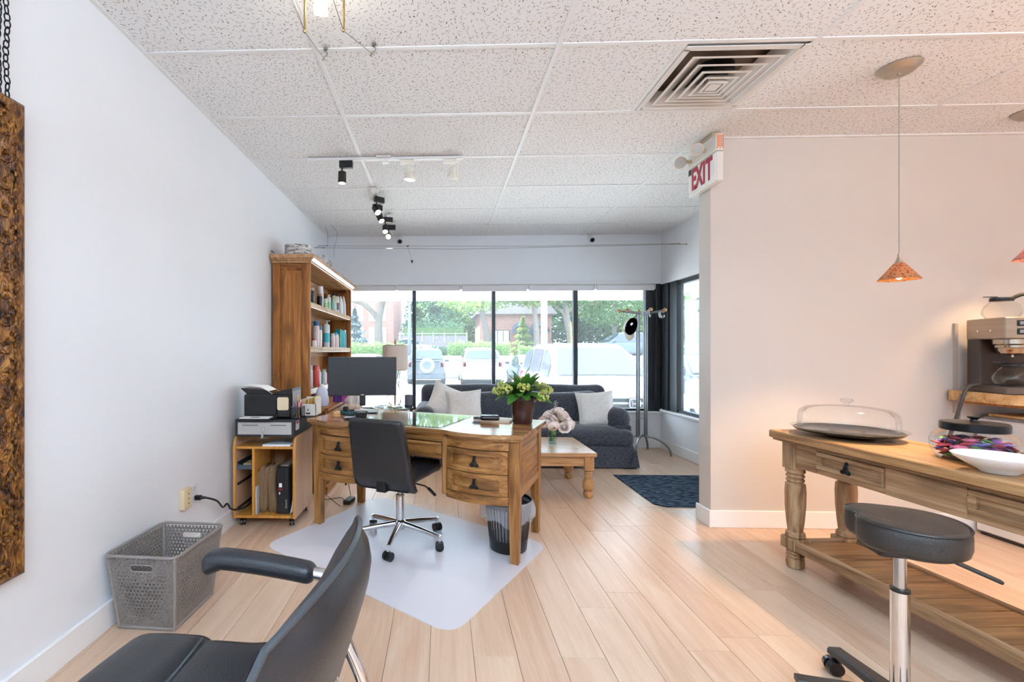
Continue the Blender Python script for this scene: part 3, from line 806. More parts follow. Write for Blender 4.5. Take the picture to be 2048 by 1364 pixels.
MB().tube(spline([(.29, .06, .62), (.345, .06, .48), (.33, .06, .30), (.20, .04, .24), (.02, 0, .27)], 7), .013, 10).tube(spline([(.28, -.03, .62), (.335, -.03, .48), (.32, -.03, .30), (.20, -.02, .24), (.02, 0, .27)], 7), .013, 10).build('back_support', chrome, o)
MB().box(-.14, .16, -.14, .14, .345, .375, c=.01).build('seat_plate', black_pl, o)
MB().lathe([(.29, 0), (.29, .012), (.24, .022), (.06, .034), (.045, .06), (.04, .20), (.03, .20), (.03, .345)], 36).build('pump_base', chrome, o)

# ================================================================ ROLLING CART WITH PRINTER
lam_f = wood('cart_edge', 'b8772c', 'c98a3c', 'd59a4c', 'z', 1, .4, .4, 0, .05, .05)
lam_s = wood('cart_side', 'b98a63', 'c99f7c', 'd3ad8c', 'z', .8, .32, .5, 0, .05, .05)
CX0, CX1, CY0, CY1 = -1.415, -.985, 3.06, 3.46
o = thing('rolling_cart', 'orange wood laminate printer cart on casters with open shelves', 'cart', (CX0, CY0, 0))
w, d = CX1-CX0, CY1-CY0
for x, nm in ((0, lam_f), (w-.02, lam_s)):
    prof = [(0, .065), (d, .065), (d, .615), (.05, .615), (.028, .611), (.012, .60), (.003, .585), (0, .565)]
    MB().prism(prof, x, x+.02, M=Matrix(((0,0,1,0),(1,0,0,0),(0,1,0,0),(0,0,0,1)))).build('side_panel', lam_s, o)
    MB().tube([(x+.01, 0, .07), (x+.01, -.001, .56), (x+.01, .006, .585), (x+.01, .028, .610), (x+.01, .06, .6155), (x+.01, d, .6155)], .0098, 6).build('edge_band', lam_f, o)
MB().box(.02, w-.02, .004, d, .535, .553, c=.002).build('top_shelf', lam_f, o)
MB().box(.02, w-.02, .004, d, .066, .084, c=.002).build('bottom_panel', lam_f, o)
MB().box(.128, .146, .006, d, .084, .535, c=.002).build('divider', lam_f, o)
MB().box(.02, .30, d-.012, d-.004, .084, .535).build('back_panel', plain('cart_back', 'a05c1e', .5), o)
for z in (.43, .285, .12):
    for x in (.022, .120): MB().box(x, x+.008, .02, d-.02, z, z+.014).build('tray_runner', black_pl, o)
tr = plain('blue_grey_tray', '46525e', .5)
MB().box(.024, .126, .012, .30, .395, .400).box(.024, .126, .010, .016, .395, .425).box(.024, .028, .012, .30, .40, .43).box(.122, .126, .012, .30, .40, .43).build('drawer_tray', tr, o)
for x in (.045, w-.045):
    for y in (.06, d-.05):
        c = MB().box(-.006, .006, -.010, .010, .035, .066).cyl((-.004, -.012, .048), (.004, -.012, .048), .012, n=12)
        c = c.build('caster', black_pl, o, (x, y, 0), (0, 0, .35))
        for s2 in (-1, 1): MB().cyl((s2*.004, 0, .021), (s2*.016, 0, .021), .021, n=18).build('wheel', plain('caster_black', '121316', .3), c)
tan = plain('tan_box', 'c2a078', .6)
o = tag(MB().box(0, .075, 0, .11, 0, .022, c=.002).build('card_box', tan, None, (CX0+.045, CY0+.06, .4005)), 'small tan card box in the upper tray of the cart', 'box')
# paper bags, PC, papers in the right bay
kraft = plain('kraft_paper', '9c7a58', .75, var=.10, vscale=3, stretch=(60, 2, 2))
for k in range(9):
    m = MB(); dx = .0122*k; h = .30+.012*(k % 3)
    m.grid(lambda u, v, dx=dx: (.155+dx*.95+.006*math.sin(v*5+k)-(.018*(1-v) if k < 5 else 0)+.012*(1-v)*(v < .4), .055+.05*(k % 2)*.2+.16*u, .0845+h*v*(.94+.06*math.sin(k*2.1))), 3, 7)
    m.grid(lambda u, v, dx=dx: (.155+dx*.95+.0085+.006*math.sin(v*5+k)-(.018*(1-v) if k < 5 else 0)+.012*(1-v)*(v < .4), .215+.05*(k % 2)*.2-.16*u, .0845+h*v*(.94+.06*math.sin(k*2.1))), 3, 7)
    b = m.build('paper_bag', kraft, None, (CX0, CY0, 0), sharp=60)
    sol = b.modifiers.new('s', 'SOLIDIFY'); sol.thickness = .0006
    tag(b, 'flat brown paper bag filed on edge in the cart beside the black computer', 'bag', 'flat paper bags in the cart')
    if k in (1, 2, 3, 4, 5, 6, 7):
        q = .178+.0118*k
        pts = [(q+.009*math.cos(a), .26, .405+.03*math.sin(a)*1.4) for a in [PI*j/8 for j in range(9)]]
        MB().tube([(pts[0][0], .24, .36)]+pts+[(pts[-1][0], .24, .36)], .0022, 5).build('bag_handle', kraft, b)
o = thing('desktop_computer', 'black slim desktop computer standing on edge in the cart', 'computer', (CX0+.288, CY0+.035, .0850))
MB().box(0, .088, .004, .30, 0, .322, c=.005).build('case', black_pl, o)
MB().box(.004, .084, -.004, .004, .004, .318, c=.003).build('front_bezel', plain('bezel', '1d1e20', .45), o)
MB().box(.048, .056, -.0055, -.004, .19, .30).build('disc_slot', plain('slot_black', '08080a', .3), o)
MB().box(.018, .038, -.006, -.004, .185, .212).box(.018, .026, -.006, -.004, .136, .152).build('sticker', paper, o)
MB().box(.014, .040, -.006, -.004, .165, .175).build('red_mark', plain('mark_red', 'b01f2c', .4), o)
text_mesh('badge', 'lenovo', .022, .0004, plain('badge_silver', 'cfd2d4', .3, .6), o, (.066, -.0046, .072), (PI/2, -PI/2, 0))
MB().box(.02, .075, .02, .26, .322, .330, c=.002).build('top_sticker', plain('box_grey', '8c8078', .6), o)
for k in range(3):
    m = MB(); sp = spline([(.404-.0035*k, .03, .235-.03*k), (.402-.0035*k, .03, .15), (.394-.004*k, .03, .105), (.380-.0005*k, .03, .0865+.0025*k)], 4)
    m.add([(p.x, .03, p.z) for p in sp]+[(p.x, .22, p.z) for p in sp], [(i, i+1, len(sp)+i+1, len(sp)+i) for i in range(len(sp)-1)])
    b = m.build('magazine', paper, None, (CX0, CY0, 0), sharp=0); sol = b.modifiers.new('s', 'SOLIDIFY'); sol.thickness = .001
    tag(b, 'white magazine slumped beside the black computer in the cart', 'magazine', 'slumped magazines in the cart')
tag(MB().box(0, .006, 0, .22, 0, .19).build('white_folder', plain('pale_folder', 'c9cdd4', .5), None, (CX0+.148, CY0+.02, .0845)), 'pale folder standing against the divider left of the paper bags', 'folder')
tag(MB().prism([(0, 0), (.19, 0), (.19, .26), (.05, .26)], 0, .012).build('paper_stack', paper, None, (CX0+.20, CY0+.008, .5535)), 'stack of white paper lying on the cart under the cash drawer', 'paper')

# cash drawer
o = thing('cash_drawer', 'black cash drawer with silver front on top of the cart', 'cash drawer', (-1.385, 3.02, .6255))
MB().box(0, .405, .006, .41, 0, .112, c=.004).build('case', plain('drawer_case', '2a2d31', .4), o)
f = MB().box(.022, .385, -.004, .010, .016, .098, c=.003).build('drawer_front', plain('silver_front', 'b9b6b3', .35, .3, var=.03), o)
for x in (.055, .245): MB().box(x, x+.105, -.0055, -.003, .077, .081).build('slot', black_pl, f)
l = MB().cyl((.197, -.003, .052), (.197, -.010, .052), .009, n=16).build('lock', chrome, f)
MB().box(.195, .199, -.025, -.010, .044, .060).tube([(.197+.009*math.cos(a), -.022, .036+.011*math.sin(a)) for a in [2*PI*k/12 for k in range(12)]], .0012, 5, closed=True).box(.190, .196, -.024, -.022, -.004, .026).box(.198, .204, -.023, -.021, .0, .028).build('keys', chrome, l)
MB().box(.405, .4062, .03, .10, .04, .10).build('sticker', plain('sticker_white', 'dcd8d8', .5), o)
MB().box(.4062, .4066, .035, .095, .082, .097).build('sticker_print', plain('mark_red', 'b01f2c', .4), o)

# printer
o = thing('printer', 'black laser printer with paper in its tilted rear tray on the cash drawer', 'printer', (-1.355, 3.06, .7385))
gl = plain('gloss_black', '141416', .22)
MB().box(0, .335, .03, .24, 0, .165, c=.010).build('body', gl, o)
MB().box(.03, .23, .022, .032, .03, .128, c=.003).build('output_opening', plain('opening', '0b0b0c', .6), o)
MB().box(.235, .33, .016, .032, .01, .16, c=.006).build('right_front', gl, o)
MB().box(-.012, .225, -.075, .06, 0, .012, c=.004).build('output_tray', gl, o)
MB().box(.01, .205, -.065, .05, .012, .016, c=.001).build('paper', paper, o)
MB().box(.075, .135, -.05, -.01, .0161, .0165).build('barcode_print', plain('print_grey', '7c7a7c', .6, var=.5, vscale=1, stretch=(200, 1, 1)), o)
MB().prism([(.01, .165), (.20, .165), (.165, .185), (-.035, .205)], .06, .20, M=Matrix(((1,0,0,0),(0,0,1,0),(0,1,0,0),(0,0,0,1)))).build('rear_tray', gl, o)
m = MB(); m.grid(lambda u, v: (-.045+.27*u, .05+.16*v, .222-.085*max(0, u-.55)**1.2*2-.012*u+.0), 10, 2); m.grid(lambda u, v: (.225-.27*u, .05+.16*v, .220-.085*max(0, .45-u)**1.2*2-.012*(1-u)), 10, 2)
m.build('loaded_paper', paper, o, sharp=60)
MB().prism([(.19, .165), (.335, .165), (.335, .205), (.27, .195)], .035, .23, M=Matrix(((1,0,0,0),(0,0,1,0),(0,1,0,0),(0,0,0,1)))).build('control_panel', gl, o)
MB().box(.336, .3375, .04, .22, .02, .185).build('side_panel', plain('panel_grey', '9a9ca0', .3), o)
tag(MB().prism(rrect(.078, .088, .012, 4), 0, .0012, M=T(-1.077, 3.0755, .842, PI/2, 0, 0)).build('sticky_note', plain('cream_note', 'dcc8a4', .6), None), 'cream sticky note on the front of the black printer', 'note')

# pencil cup and pens
px_, py_ = -.975, 3.10
o = thing('pencil_cup', 'clear square pencil cup at right front of the cash drawer', 'cup', (px_-.005, py_, .7385))
g2_ = glass('smoky_plastic', (.72, .74, .76), .2)
for k in range(4):
    MB().box(-.036, .036, -.038, -.0355, .002, .082, M=T(rz=k*PI/2)).build('wall', g2_, o)
MB().box(-.037, .037, -.037, .037, 0, .003).build('base', g2_, o)
MB().tube([(-.037, -.037, .083), (.037, -.037, .083), (.037, .037, .083), (-.037, .037, .083)], .002, 6, closed=True).build('rim', plain('cup_rim', '6c6e72', .4), o)
pens = [('c4343f', 'red pen leaning left'), ('c94a55', 'red marker leaning right'), ('2c2d31', 'black marker with cap'), ('e0a73a', 'yellow pencil'), ('5d3f78', 'purple pen'), ('c65c86', 'pink pen'), ('2a2b2f', 'thin black pen'), ('d8d6d2', 'white pen')]
for k, (c, q) in enumerate(pens):
    a = k*.8; x, y = .018*math.cos(a), .018*math.sin(a)
    e = Vector((x*1.6+(.012 if k == 3 else 0), y*1.5, .112+.008*(k % 4)+(.03 if k == 3 else 0)))
    b0 = Vector((-x*.9, -y*.9, .004))
    p = MB().cyl(b0, b0.lerp(e, .88), .0048 if 'marker' in q or 'red' in q else .0036, n=8).build('pen', plain('pen_'+c, c, .4), None, (px_-.005, py_, .7385))
    MB().cyl(b0.lerp(e, .88), e, .0048 if 'marker' in q else .0036, .0015, 8).build('tip', plain('pen_'+c, c, .4), p)
    tag(p, q+' in the clear pencil cup', 'pen')

# white archive box behind the cup
o = thing('archive_box', 'white cardboard box file with yellow folders sticking out, behind the pencil cup', 'box', (-1.0, 3.215, .7385))
wbx = plain('box_white', 'd8d2ca', .6)
MB().box(0, .004, 0, .15, 0, .115).box(.106, .11, 0, .15, 0, .125).box(0, .11, .146, .15, 0, .125).box(0, .11, 0, .15, 0, .004).box(0, .11, 0, .004, 0, .085).build('shell', wbx, o)
MB().cyl((.055, -.001, .045), (.055, -.0005, .045), .005, n=10).box(.04, .07, -.0012, 0, .014, .024).build('finger_hole', black_pl, o)
for k in range(4):
    b = MB().box(-.001, .001, .008, .142, .005, .115+.007*k, M=T(.02+.022*k, 0, 0, 0, .12, 0)).build('folder', plain('folder_%d' % (k % 2), ['e3b65a', 'e9cf9a'][k % 2], .6), None, (-1.0, 3.215, .7385))
    tag(b, '%s folder standing in the white archive box, %s' % (['yellow', 'buff'][k % 2], ['leftmost', 'second from left', 'third from left', 'rightmost'][k]), 'folder', 'folders in the archive box')
# ================================================================ BOOKCASE AND ITS BOTTLES
bkw = lambda ax: wood('pine_'+ax, '5e3012', '9a5f2b', 'b97d3f', ax, 1, .5, .3, .6, .10)
BX0, BX1, BY0, BY1 = -1.435, -1.115, 3.84, 5.62
o = thing('bookcase', 'tall rustic pine bookcase with cornice against the left wall, facing right', 'bookcase', (BX0, BY0, 0))
w, L = BX1-BX0, BY1-BY0
def side(y0, nm):
    f = MB()
    for (a, b) in ((0, .065), (w-.065, w)): MB().box(a, b, y0, y0+.035, .72, 1.955, c=.003).build('stile', bkw('z'), o)
    MB().box(.065, w-.065, y0, y0+.035, 1.905, 1.955, c=.003).build('rail', bkw('x'), o)
    MB().box(.065, w-.065, y0+.012, y0+.03, .72, 1.905).build('side_panel', bkw('z'), o)
    MB().box(.075, w-.075, y0+.006, y0+.012, .75, 1.885, c=.005).box(.10, w-.10, y0+.001, y0+.008, .78, 1.86, c=.004).build('raised_field', bkw('z'), o)
side(0, 'near'); side(L-.035, 'far')
for k in range(9):
    y0 = .035+(L-.07)*k/9; y1 = .035+(L-.07)*(k+1)/9
    MB().box(.012, .026, y0+.001, y1-.001, .72, 1.955, c=.002).build('back_board', bkw('z'), o)
shv = wood('pine_shelf', '84552f', 'b98a5c', 'd0a77d', 'y', 1, .3, .6, .5, .08)  # paler than the case pine: window light put into the colour
for z, t in ((1.575, .048), (1.190, .048), (.825, .045)):
    MB().box(.026, w-.004, .035, L-.035, z, z+t, c=.004).build('shelf', shv, o)
    MB().box(.026, .040, .035, L-.035, z-.055, z, c=.002).build('shelf_rail', shv, o)
MB().box(.026, .040, .035, L-.035, 1.885, 1.94).build('shelf_rail', shv, o)
cor = MB()
for (e, z0, z1, ov) in ((.018, 1.945, 1.962, 0), (.045, 1.98, 2.015, 0)):
    cor.box(-.005 if True else 0, w+e, -e, L+e, z0, z1, c=.004)
vs = [(-.005, -.02, 1.962), (w+.018, -.02, 1.962), (w+.018, L+.02, 1.962), (-.005, L+.02, 1.962), (-.005, -.045, 1.98), (w+.045, -.045, 1.98), (w+.045, L+.045, 1.98), (-.005, L+.045, 1.98)]
cor.add(vs, [(0,1,5,4), (1,2,6,5), (2,3,7,6), (0,3,2,1), (4,5,6,7), (3,0,4,7)])
cor.build('cornice', shv, o, sharp=20)
# lower cupboard, deeper
D = .46
for (a, b) in ((0, .06), (D-.06, D)): MB().box(a, b, -.02, .02, .06, .69, c=.003).build('stile', bkw('z'), o)
MB().box(.06, D-.06, -.012, .02, .06, .69).build('side_panel', bkw('z'), o)
MB().box(0, D-.012, .02, L, .06, .69).build('cupboard_body', bkw('y'), o)
for k in range(4):
    y0 = .03+(L-.06)*k/4
    dd = MB().box(D-.012, D+.004, y0+.004, y0+(L-.06)/4-.004, .09, .67, c=.004).build('door', bkw('z'), o)
    MB().sph((D+.018, y0+(.05 if k % 2 else (L-.06)/4-.05), .42), .014, 10, 8).build('knob', black_iron, dd)
MB().box(-.004, D+.025, -.035, L+.03, .69, .722, c=.006).build('counter', bkw('y'), o)
MB().box(0, D+.02, -.03, L+.02, .0, .062, c=.006).build('plinth', bkw('y'), o)

def bottle(name, label, group, loc, r, h, body, cap, kind='round', band=None, capm=None):
    """bottle or can: body with shoulder, cap, optional label band"""
    bm = plain('bottle_'+body, body, .32, var=.02); cm = capm or plain('bottle_'+cap, cap, .3, var=.02)
    if kind == 'round': prof = [(r*.94, 0), (r, .004), (r, h*.70), (r*.85, h*.76), (r*.42, h*.80), (r*.42, h*.82)]
    elif kind == 'can': prof = [(r*.92, 0), (r, .004), (r, h*.78), (r*.8, h*.82), (r*.8, h*.83)]
    elif kind == 'taper': prof = [(r*.95, 0), (r, .006), (r*.9, h*.55), (r*.5, h*.84), (r*.2, h*.98), (0, h)]
    else: prof = [(r*.94, 0), (r, .004), (r, h*.80), (r*.9, h*.83), (r*.6, h*.85)]
    b = MB().lathe(prof, 16, sx=1, sy=.72 if kind == 'flat' else 1).build(name, bm, None, loc)
    if kind == 'round': MB().lathe([(r*.55, h*.80), (r*.55, h*.97), (r*.45, h)], 14).build('cap', cm, b)
    elif kind == 'can': MB().lathe([(r*.86, h*.82), (r*.86, h*.98), (r*.78, h)], 14).build('cap', cm, b)
    elif kind == 'flat': MB().lathe([(r*.62, h*.84), (r*.62, h*.985), (r*.55, h)], 14, sy=.8).build('cap', cm, b)
    elif kind == 'spray':
        MB().lathe([(r*.5, h*.84), (r*.45, h*.90), (r*.2, h*.92), (r*.2, h)], 12).box(-.004, r*1.1, -.005, .005, h*.95, h, c=.002).build('spray_head', cm, b)
    if band: MB().shell([(r*1.01, h*.18), (r*1.01, h*.52)], 16).build('label_band', plain('bottle_'+band, band, .4), b)
    return tag(b, label, 'bottle', group)
X0 = BX1-.055
def row(z, group, items, cat='bottle'):
    for (y, dx, r, h, body, cap, kind, band, lab) in items:
        bottle('bottle' if kind != 'can' else 'spray_can', lab, group, (X0-dx, y, z+.0005), r, h, body, cap, kind, band)
g = 'hair products on the top shelf'
row(1.623, g, [
 (3.93, .06, .024, .235, '2c4a52', '1a1c1f', 'flat', None, 'dark teal bottle at near end of the top shelf'),
 (4.13, .02, .038, .150, '14151a', 'b08f78', 'can', None, 'stout black can with tan cap on the top shelf, nearest the desk'),
 (4.27, .05, .030, .165, '15161a', 'a5a09a', 'can', None, 'black can with grey cap, second on the top shelf'),
 (4.40, .01, .026, .130, '121216', 'a87f62', 'can', None, 'slim black can with brown cap on the top shelf'),
 (4.50, .03, .030, .215, 'd9d9dd', 'f0f0f2', 'can', None, 'tall white can with white cap on the top shelf'),
 (4.66, .02, .022, .135, 'dfe9d8', '2a2c2d', 'flat', 'a9cf86', 'small white bottle with green band and black cap on the top shelf'),
 (4.72, .08, .024, .165, 'e2e2d2', '1c1d20', 'round', None, 'cream bottle with black cap behind the green banded bottle'),
 (4.79, .02, .024, .170, 'e8f0e6', 'cfd3d0', 'flat', '8fd0a8', 'white bottle with mint label on the top shelf'),
 (4.87, .04, .022, .150, 'eeefe6', 'd7dad6', 'flat', 'b8dc6d', 'white bottle with lime label on the top shelf'),
 (4.95, .01, .026, .180, '9fc4bd', 'e6e6e4', 'taper', None, 'sage green tapered tube on the top shelf'),
 (5.04, .02, .028, .225, 'd9c3a0', '17181a', 'flat', None, 'sand coloured bottle with black cap on the top shelf'),
 (5.16, .02, .028, .232, 'e9e9e4', '151618', 'flat', '55585c', 'white bottle with dark script and black cap on the top shelf'),
 (5.27, .0, .030, .215, 'eef1ee', 'e2e7e4', 'taper', None, 'white tapered tube on the top shelf'),
 (5.42, .0, .032, .235, 'd8d8d6', 'c9c9c9', 'taper', None, 'pale grey pointed tube at far end of the top shelf')])
g = 'hair products on the middle shelf'
row(1.238, g, [
 (4.00, .03, .028, .245, 'e4dfe3', 'c2264f', 'can', None, 'white can with crimson cap at near end of the middle shelf'),
 (4.14, .07, .024, .24, 'd9d6c8', '2f7d74', 'spray', '5fae9e', 'cream spray bottle with teal collar on the middle shelf'),
 (4.17, .0, .024, .075, 'efe6e2', 'c04a55', 'round', None, 'very small white bottle with red cap on the middle shelf'),
 (4.31, .02, .031, .245, 'dcc9c6', '1f6aa5', 'can', None, 'pale pink can with blue cap on the middle shelf'),
 (4.47, .03, .025, .205, 'e9e6e0', '2f86b5', 'can', None, 'white can with light blue cap on the middle shelf'),
 (4.62, .0, .033, .275, 'cfd6d8', 'b9bcc0', 'spray', '3fb5c4', 'tall clear spray bottle with turquoise lower half'),
 (4.76, .03, .024, .23, 'bfe6ea', 'a8dfe5', 'flat', '67c6d2', 'light aqua bottle on the middle shelf'),
 (4.84, .06, .022, .205, 'a5dbe2', '4bbbd0', 'flat', None, 'aqua bottle with turquoise cap on the middle shelf'),
 (4.89, .0, .024, .150, 'e6d2cd', 'e2d0ca', 'can', None, 'short blush can on the middle shelf'),
 (5.00, .0, .026, .165, 'dfc9ca', '3aa9b8', 'can', None, 'blush can with teal cap on the middle shelf'),
 (5.10, .0, .022, .150, 'e9ddd0', 'f0e8de', 'flat', None, 'cream bottle beside the teal boxes')])
tl1 = [(5.20, .060, .21, '1f8d8b', 'wide dark teal carton on the middle shelf'), (5.285, .03, .205, '3fb7bd', 'light turquoise carton on the middle shelf'), (5.345, .03, .20, '1f9aa5', 'teal carton third of the teal boxes'), (5.405, .028, .195, '4cc0c6', 'pale turquoise carton fourth of the teal boxes'), (5.455, .026, .19, '22889b', 'narrow blue teal carton fifth of the teal boxes')]
for (y, ww, h, c, lab) in tl1:
    b = MB().box(-.03, .03, -ww/2, ww/2, 0, h, c=.002).build('carton', plain('carton_'+c, c, .35, var=.02), None, (X0-.01, y, 1.2385)); tag(b, lab, 'carton', 'teal cartons on the middle shelf')
row(1.238, g, [(5.505, .0, .018, .215, '3aa6c0', 'f2ead8', 'can', None, 'slim blue can with cream cap near far end of middle shelf'), (5.555, .01, .018, .21, '63c3d2', 'e9e2b8', 'can', None, 'slim aqua can with pale yellow cap at far end of middle shelf')])
g = 'hair products on the low shelf'
row(.870, g, [
 (3.92, .06, .022, .19, 'e0d9da', 'c75b6a', 'can', None, 'white can with rose cap at near end of the low shelf'),
 (4.03, .01, .036, .20, 'b9bcc0', 'a6a9ad', 'can', None, 'silver grey can with orange print on the low shelf'),
 (4.24, .0, .034, .195, 'd4605a', 'cf5751', 'can', None, 'coral red can on the low shelf'),
 (4.40, .02, .024, .15, 'eef0f0', 'e4e6e8', 'flat', None, 'white bottle right of the coral can'),
 (4.50, .0, .026, .15, 'a9bcc4', 'b0b8bd', 'spray', None, 'blue grey spray bottle on the low shelf'),
 (4.62, .02, .024, .13, 'e6e6e6', 'e8e8e8', 'flat', None, 'white bottle behind the monitor edge on the low shelf'),
 (4.70, .0, .028, .13, 'c42f38', 'b52630', 'taper', None, 'bright red tube partly hidden by the monitor')])
# birch bark pots on top
t = NT('birch_bark'); v = t.coords((1, 1, 1)); n = t.noise(t.coords((3, 3, 14)), 5, 4, .65, .6); n2 = t.noise(v, 9, 3)
c = t.ramp(n, [(.40, lin('6b645f')), (.50, lin('b9b4b1')), (.60, lin('dcd9d8'))]); c = t.mix(t.ramp(n2, [(.62, 0.), (.70, .85)]), c, lin('46403c'))
t.bsdf(c, .7); birch = t.m
for (x, y, r, h, q) in ((-1.26, 3.99, .115, .105, 'wide'), (-1.21, 4.42, .055, .115, 'middle'), (-1.205, 4.76, .055, .12, 'farthest')):
    b = MB().lathe([(r*.98, 0), (r, .004), (r, h), (r*.93, h), (r*.9, .012), (0, .012)], 28).build('bark_pot', birch, None, (x, y, 2.0155))
    tag(b, {'wide': 'widest birch bark pot on top of the bookcase', 'middle': 'narrow birch bark pot in the middle of the bookcase top', 'farthest': 'narrow birch bark pot farthest back on the bookcase top'}[q], 'pot', 'birch pots on the bookcase')
b = MB().cyl((0, 0, 0), (0, 0, .13), .022, .018, 14).build('bark_pot', birch, None, (-1.155, 4.47, 2.0155)); tag(b, 'thin upright birch log beside the middle bark pot', 'log')
# things on the cupboard counter
b = MB().box(0, .035, 0, .19, 0, .20, c=.003).build('book', plain('violet_cover', '5d3b96', .4), None, (-1.02, 4.27, .7225), (0, 0, -1.2)); tag(b, 'violet upright carton standing behind the desk', 'carton')
b = MB().box(0, .032, 0, .18, 0, .195, c=.003).build('book', plain('magenta_cover', 'a8479b', .4), None, (-.94, 4.25, .7225), (0, 0, -1.2)); tag(b, 'magenta upright carton right of the violet one', 'carton')
b = MB().lathe([(.05, 0), (.062, .03), (.058, .10), (.045, .14), (.03, .165)], 14).build('bottle', plain('lavender_bottle', 'c9cbe0', .35), None, (-1.04, 3.95, .7225)); MB().lathe([(.02, .165), (.02, .19)], 12).build('cap', paper, b); tag(b, 'lavender white bottle standing left of the violet carton', 'bottle')
m = MB().grid(lambda u, v: ((.05+.025*math.sin(u*31)+.015*math.sin(u*53+v*9))*(1.0-.55*v**2)*math.cos(2*PI*u), (.05+.02*math.sin(u*27+2))*(1.0-.55*v**2)*math.sin(2*PI*u), .13*v+.012*math.sin(u*40)*v), 28, 8, cu=True)
b = m.build('paper_bag', plain('white_tissue', 'e3e2e2', .6), None, (-.80, 4.12, .7225), sharp=15); tag(b, 'crumpled white paper bag on the counter behind the monitor', 'bag')

# ================================================================ CHAIR MAT, DESK
t = NT('mat_vinyl')
p = t.bsdf(lin('efedf4'), .30, 0, .6, t.noise(t.coords((1, 1, 1), False), 120, 2), .25, .002); p.inputs['Alpha'].default_value = .62
tr = t.n('BsdfTransparent'); mx = t.n('MixShader'); mx.inputs[0].default_value = .70
p.inputs['Alpha'].default_value = 1.0
t.l(tr.outputs[0], mx.inputs[1]); t.l(p.outputs[0], mx.inputs[2]); t.l(mx.outputs[0], t.out.inputs[0])
matm = t.m
A, B_, C_, D_ = (-1.10, 2.79), (-.50, 3.76), (.66, 2.86), (.045, 1.93)
def round_poly(P, r):
    o = []
    for i in range(len(P)):
        p = Vector(P[i]); a = (Vector(P[i-1])-p).normalized(); b = (Vector(P[(i+1) % len(P)])-p).normalized()
        for k in range(7):
            f = k/6; q = p+a*r*(1-f)**2+b*r*f**2; o.append((q.x, q.y))
    return o
tag(MB().prism(round_poly([A, B_, C_, D_], .12), .0006, .004).build('chair_mat', matm, None), 'clear vinyl chair mat lying crooked on the wooden floor', 'chair mat')

dw = lambda ax: wood('deskwood_'+ax, '54321a', '93612f', 'b38149', ax, 1.1, .42, .4, .6, .08)
dtop = wood('desktop_wood', '6b4525', '9a6c3f', 'b98d5c', 'x', 1.0, .16, .7, .5, .05, .06)
DK = thing('writing_desk', 'rustic wooden writing desk with curved drawer pedestals and tapered legs', 'desk', (-.112, 3.115, 0), rz=math.radians(-24.0))
HL, HD, ZT = .72, .285, .735
def bulge(x):
    a = abs(x); return 0 if a < .27 or a > .70 else .055*math.sin(PI*(a-.27)/.43)**.9
def front(x, e=0): return -HD-bulge(x)-e
pts = [(x, front(x, .035)) for x in [-HL-.03+(2*HL+.06)*i/60 for i in range(61)]]
MB().prism(pts+[(HL+.03, HD+.03), (-HL-.03, HD+.03)], ZT-.024, ZT).build('desktop', dtop, DK)
MB().prism([(x, front(x, .022)) for x in [-HL-.015+(2*HL+.03)*i/60 for i in range(61)]]+[(HL+.015, HD+.018), (-HL-.015, HD+.018)], ZT-.038, ZT-.024).build('edge_moulding', dw('x'), DK)
for sx in (-1, 1):
    for sy in (-1, 1):
        x, y = sx*(HL-.028), sy*(HD-.028)
        m = MB(); a = .030
        for (q, z) in ((a, ZT-.038), (a, .42), (a*.78, 0)):
            cx, cy = x+sx*(a-q)*-1*0, y
            m.v += [(cx-q, cy-q, z), (cx+q, cy-q, z), (cx+q, cy+q, z), (cx-q, cy+q, z)]
        m.f += [(3,2,1,0), (8,9,10,11)]+[(r*4+k, r*4+(k+1) % 4, (r+1)*4+(k+1) % 4, (r+1)*4+k)[::-1] for r in (0, 1) for k in range(4)]
        m.build('leg', dw('z'), DK, sharp=20)
def strip(x0, x1, z0, z1, d0, d1, n=12):
    """piece of the curved front: from depth d0 (outer) to d1 (inner) measured back from the front curve"""
    xs = [x0+(x1-x0)*i/n for i in range(n+1)]
    return MB().prism([(x, front(x)+d0) for x in xs]+[(x, front(x)+d1) for x in xs[::-1]], z0, z1)
def join(mb, *ms):
    for m in ms: mb.add(m.v, m.f)
    return mb
def pull(parent, x, y, z, s=1.0, name='handle'):
    m = MB().sph((x, y-.006, z+.018*s), (.010*s, .006*s, .010*s), 8, 6)
    for sg in (-1, 1):
        lp = [(x+sg*(.003+.016*math.sin(a/2)**1.5*(1 if a < PI else 1))*s+0*a, y-.012-.003*math.sin(a), z+.016*s-.05*s*(1-math.cos(a))/2) for a in [2*PI*k/14 for k in range(15)]]
        lp = [(x+sg*s*(.002+.020*(1-math.cos(a))/2*abs(math.cos(a/2.6))+.004*math.sin(a)), y-.012, z+.018*s-.050*s*math.sin(a/2)) for a in [2*PI*k/14 for k in range(15)]]
        m.tube(lp, .0034*s, 6)
        cu = [(x+sg*s*(.017+.008*math.cos(a)), y-.012, z-.026*s+.008*s*math.sin(a)) for a in [2*PI*k/10 for k in range(11)]]
        m.tube(cu, .0032*s, 6)
    m.tube([(x, y-.011, z+.02*s), (x+.002, y-.014, z), (x-.002, y-.014, z-.02*s)], .0032*s, 6)
    return m.build(name, black_iron, parent)
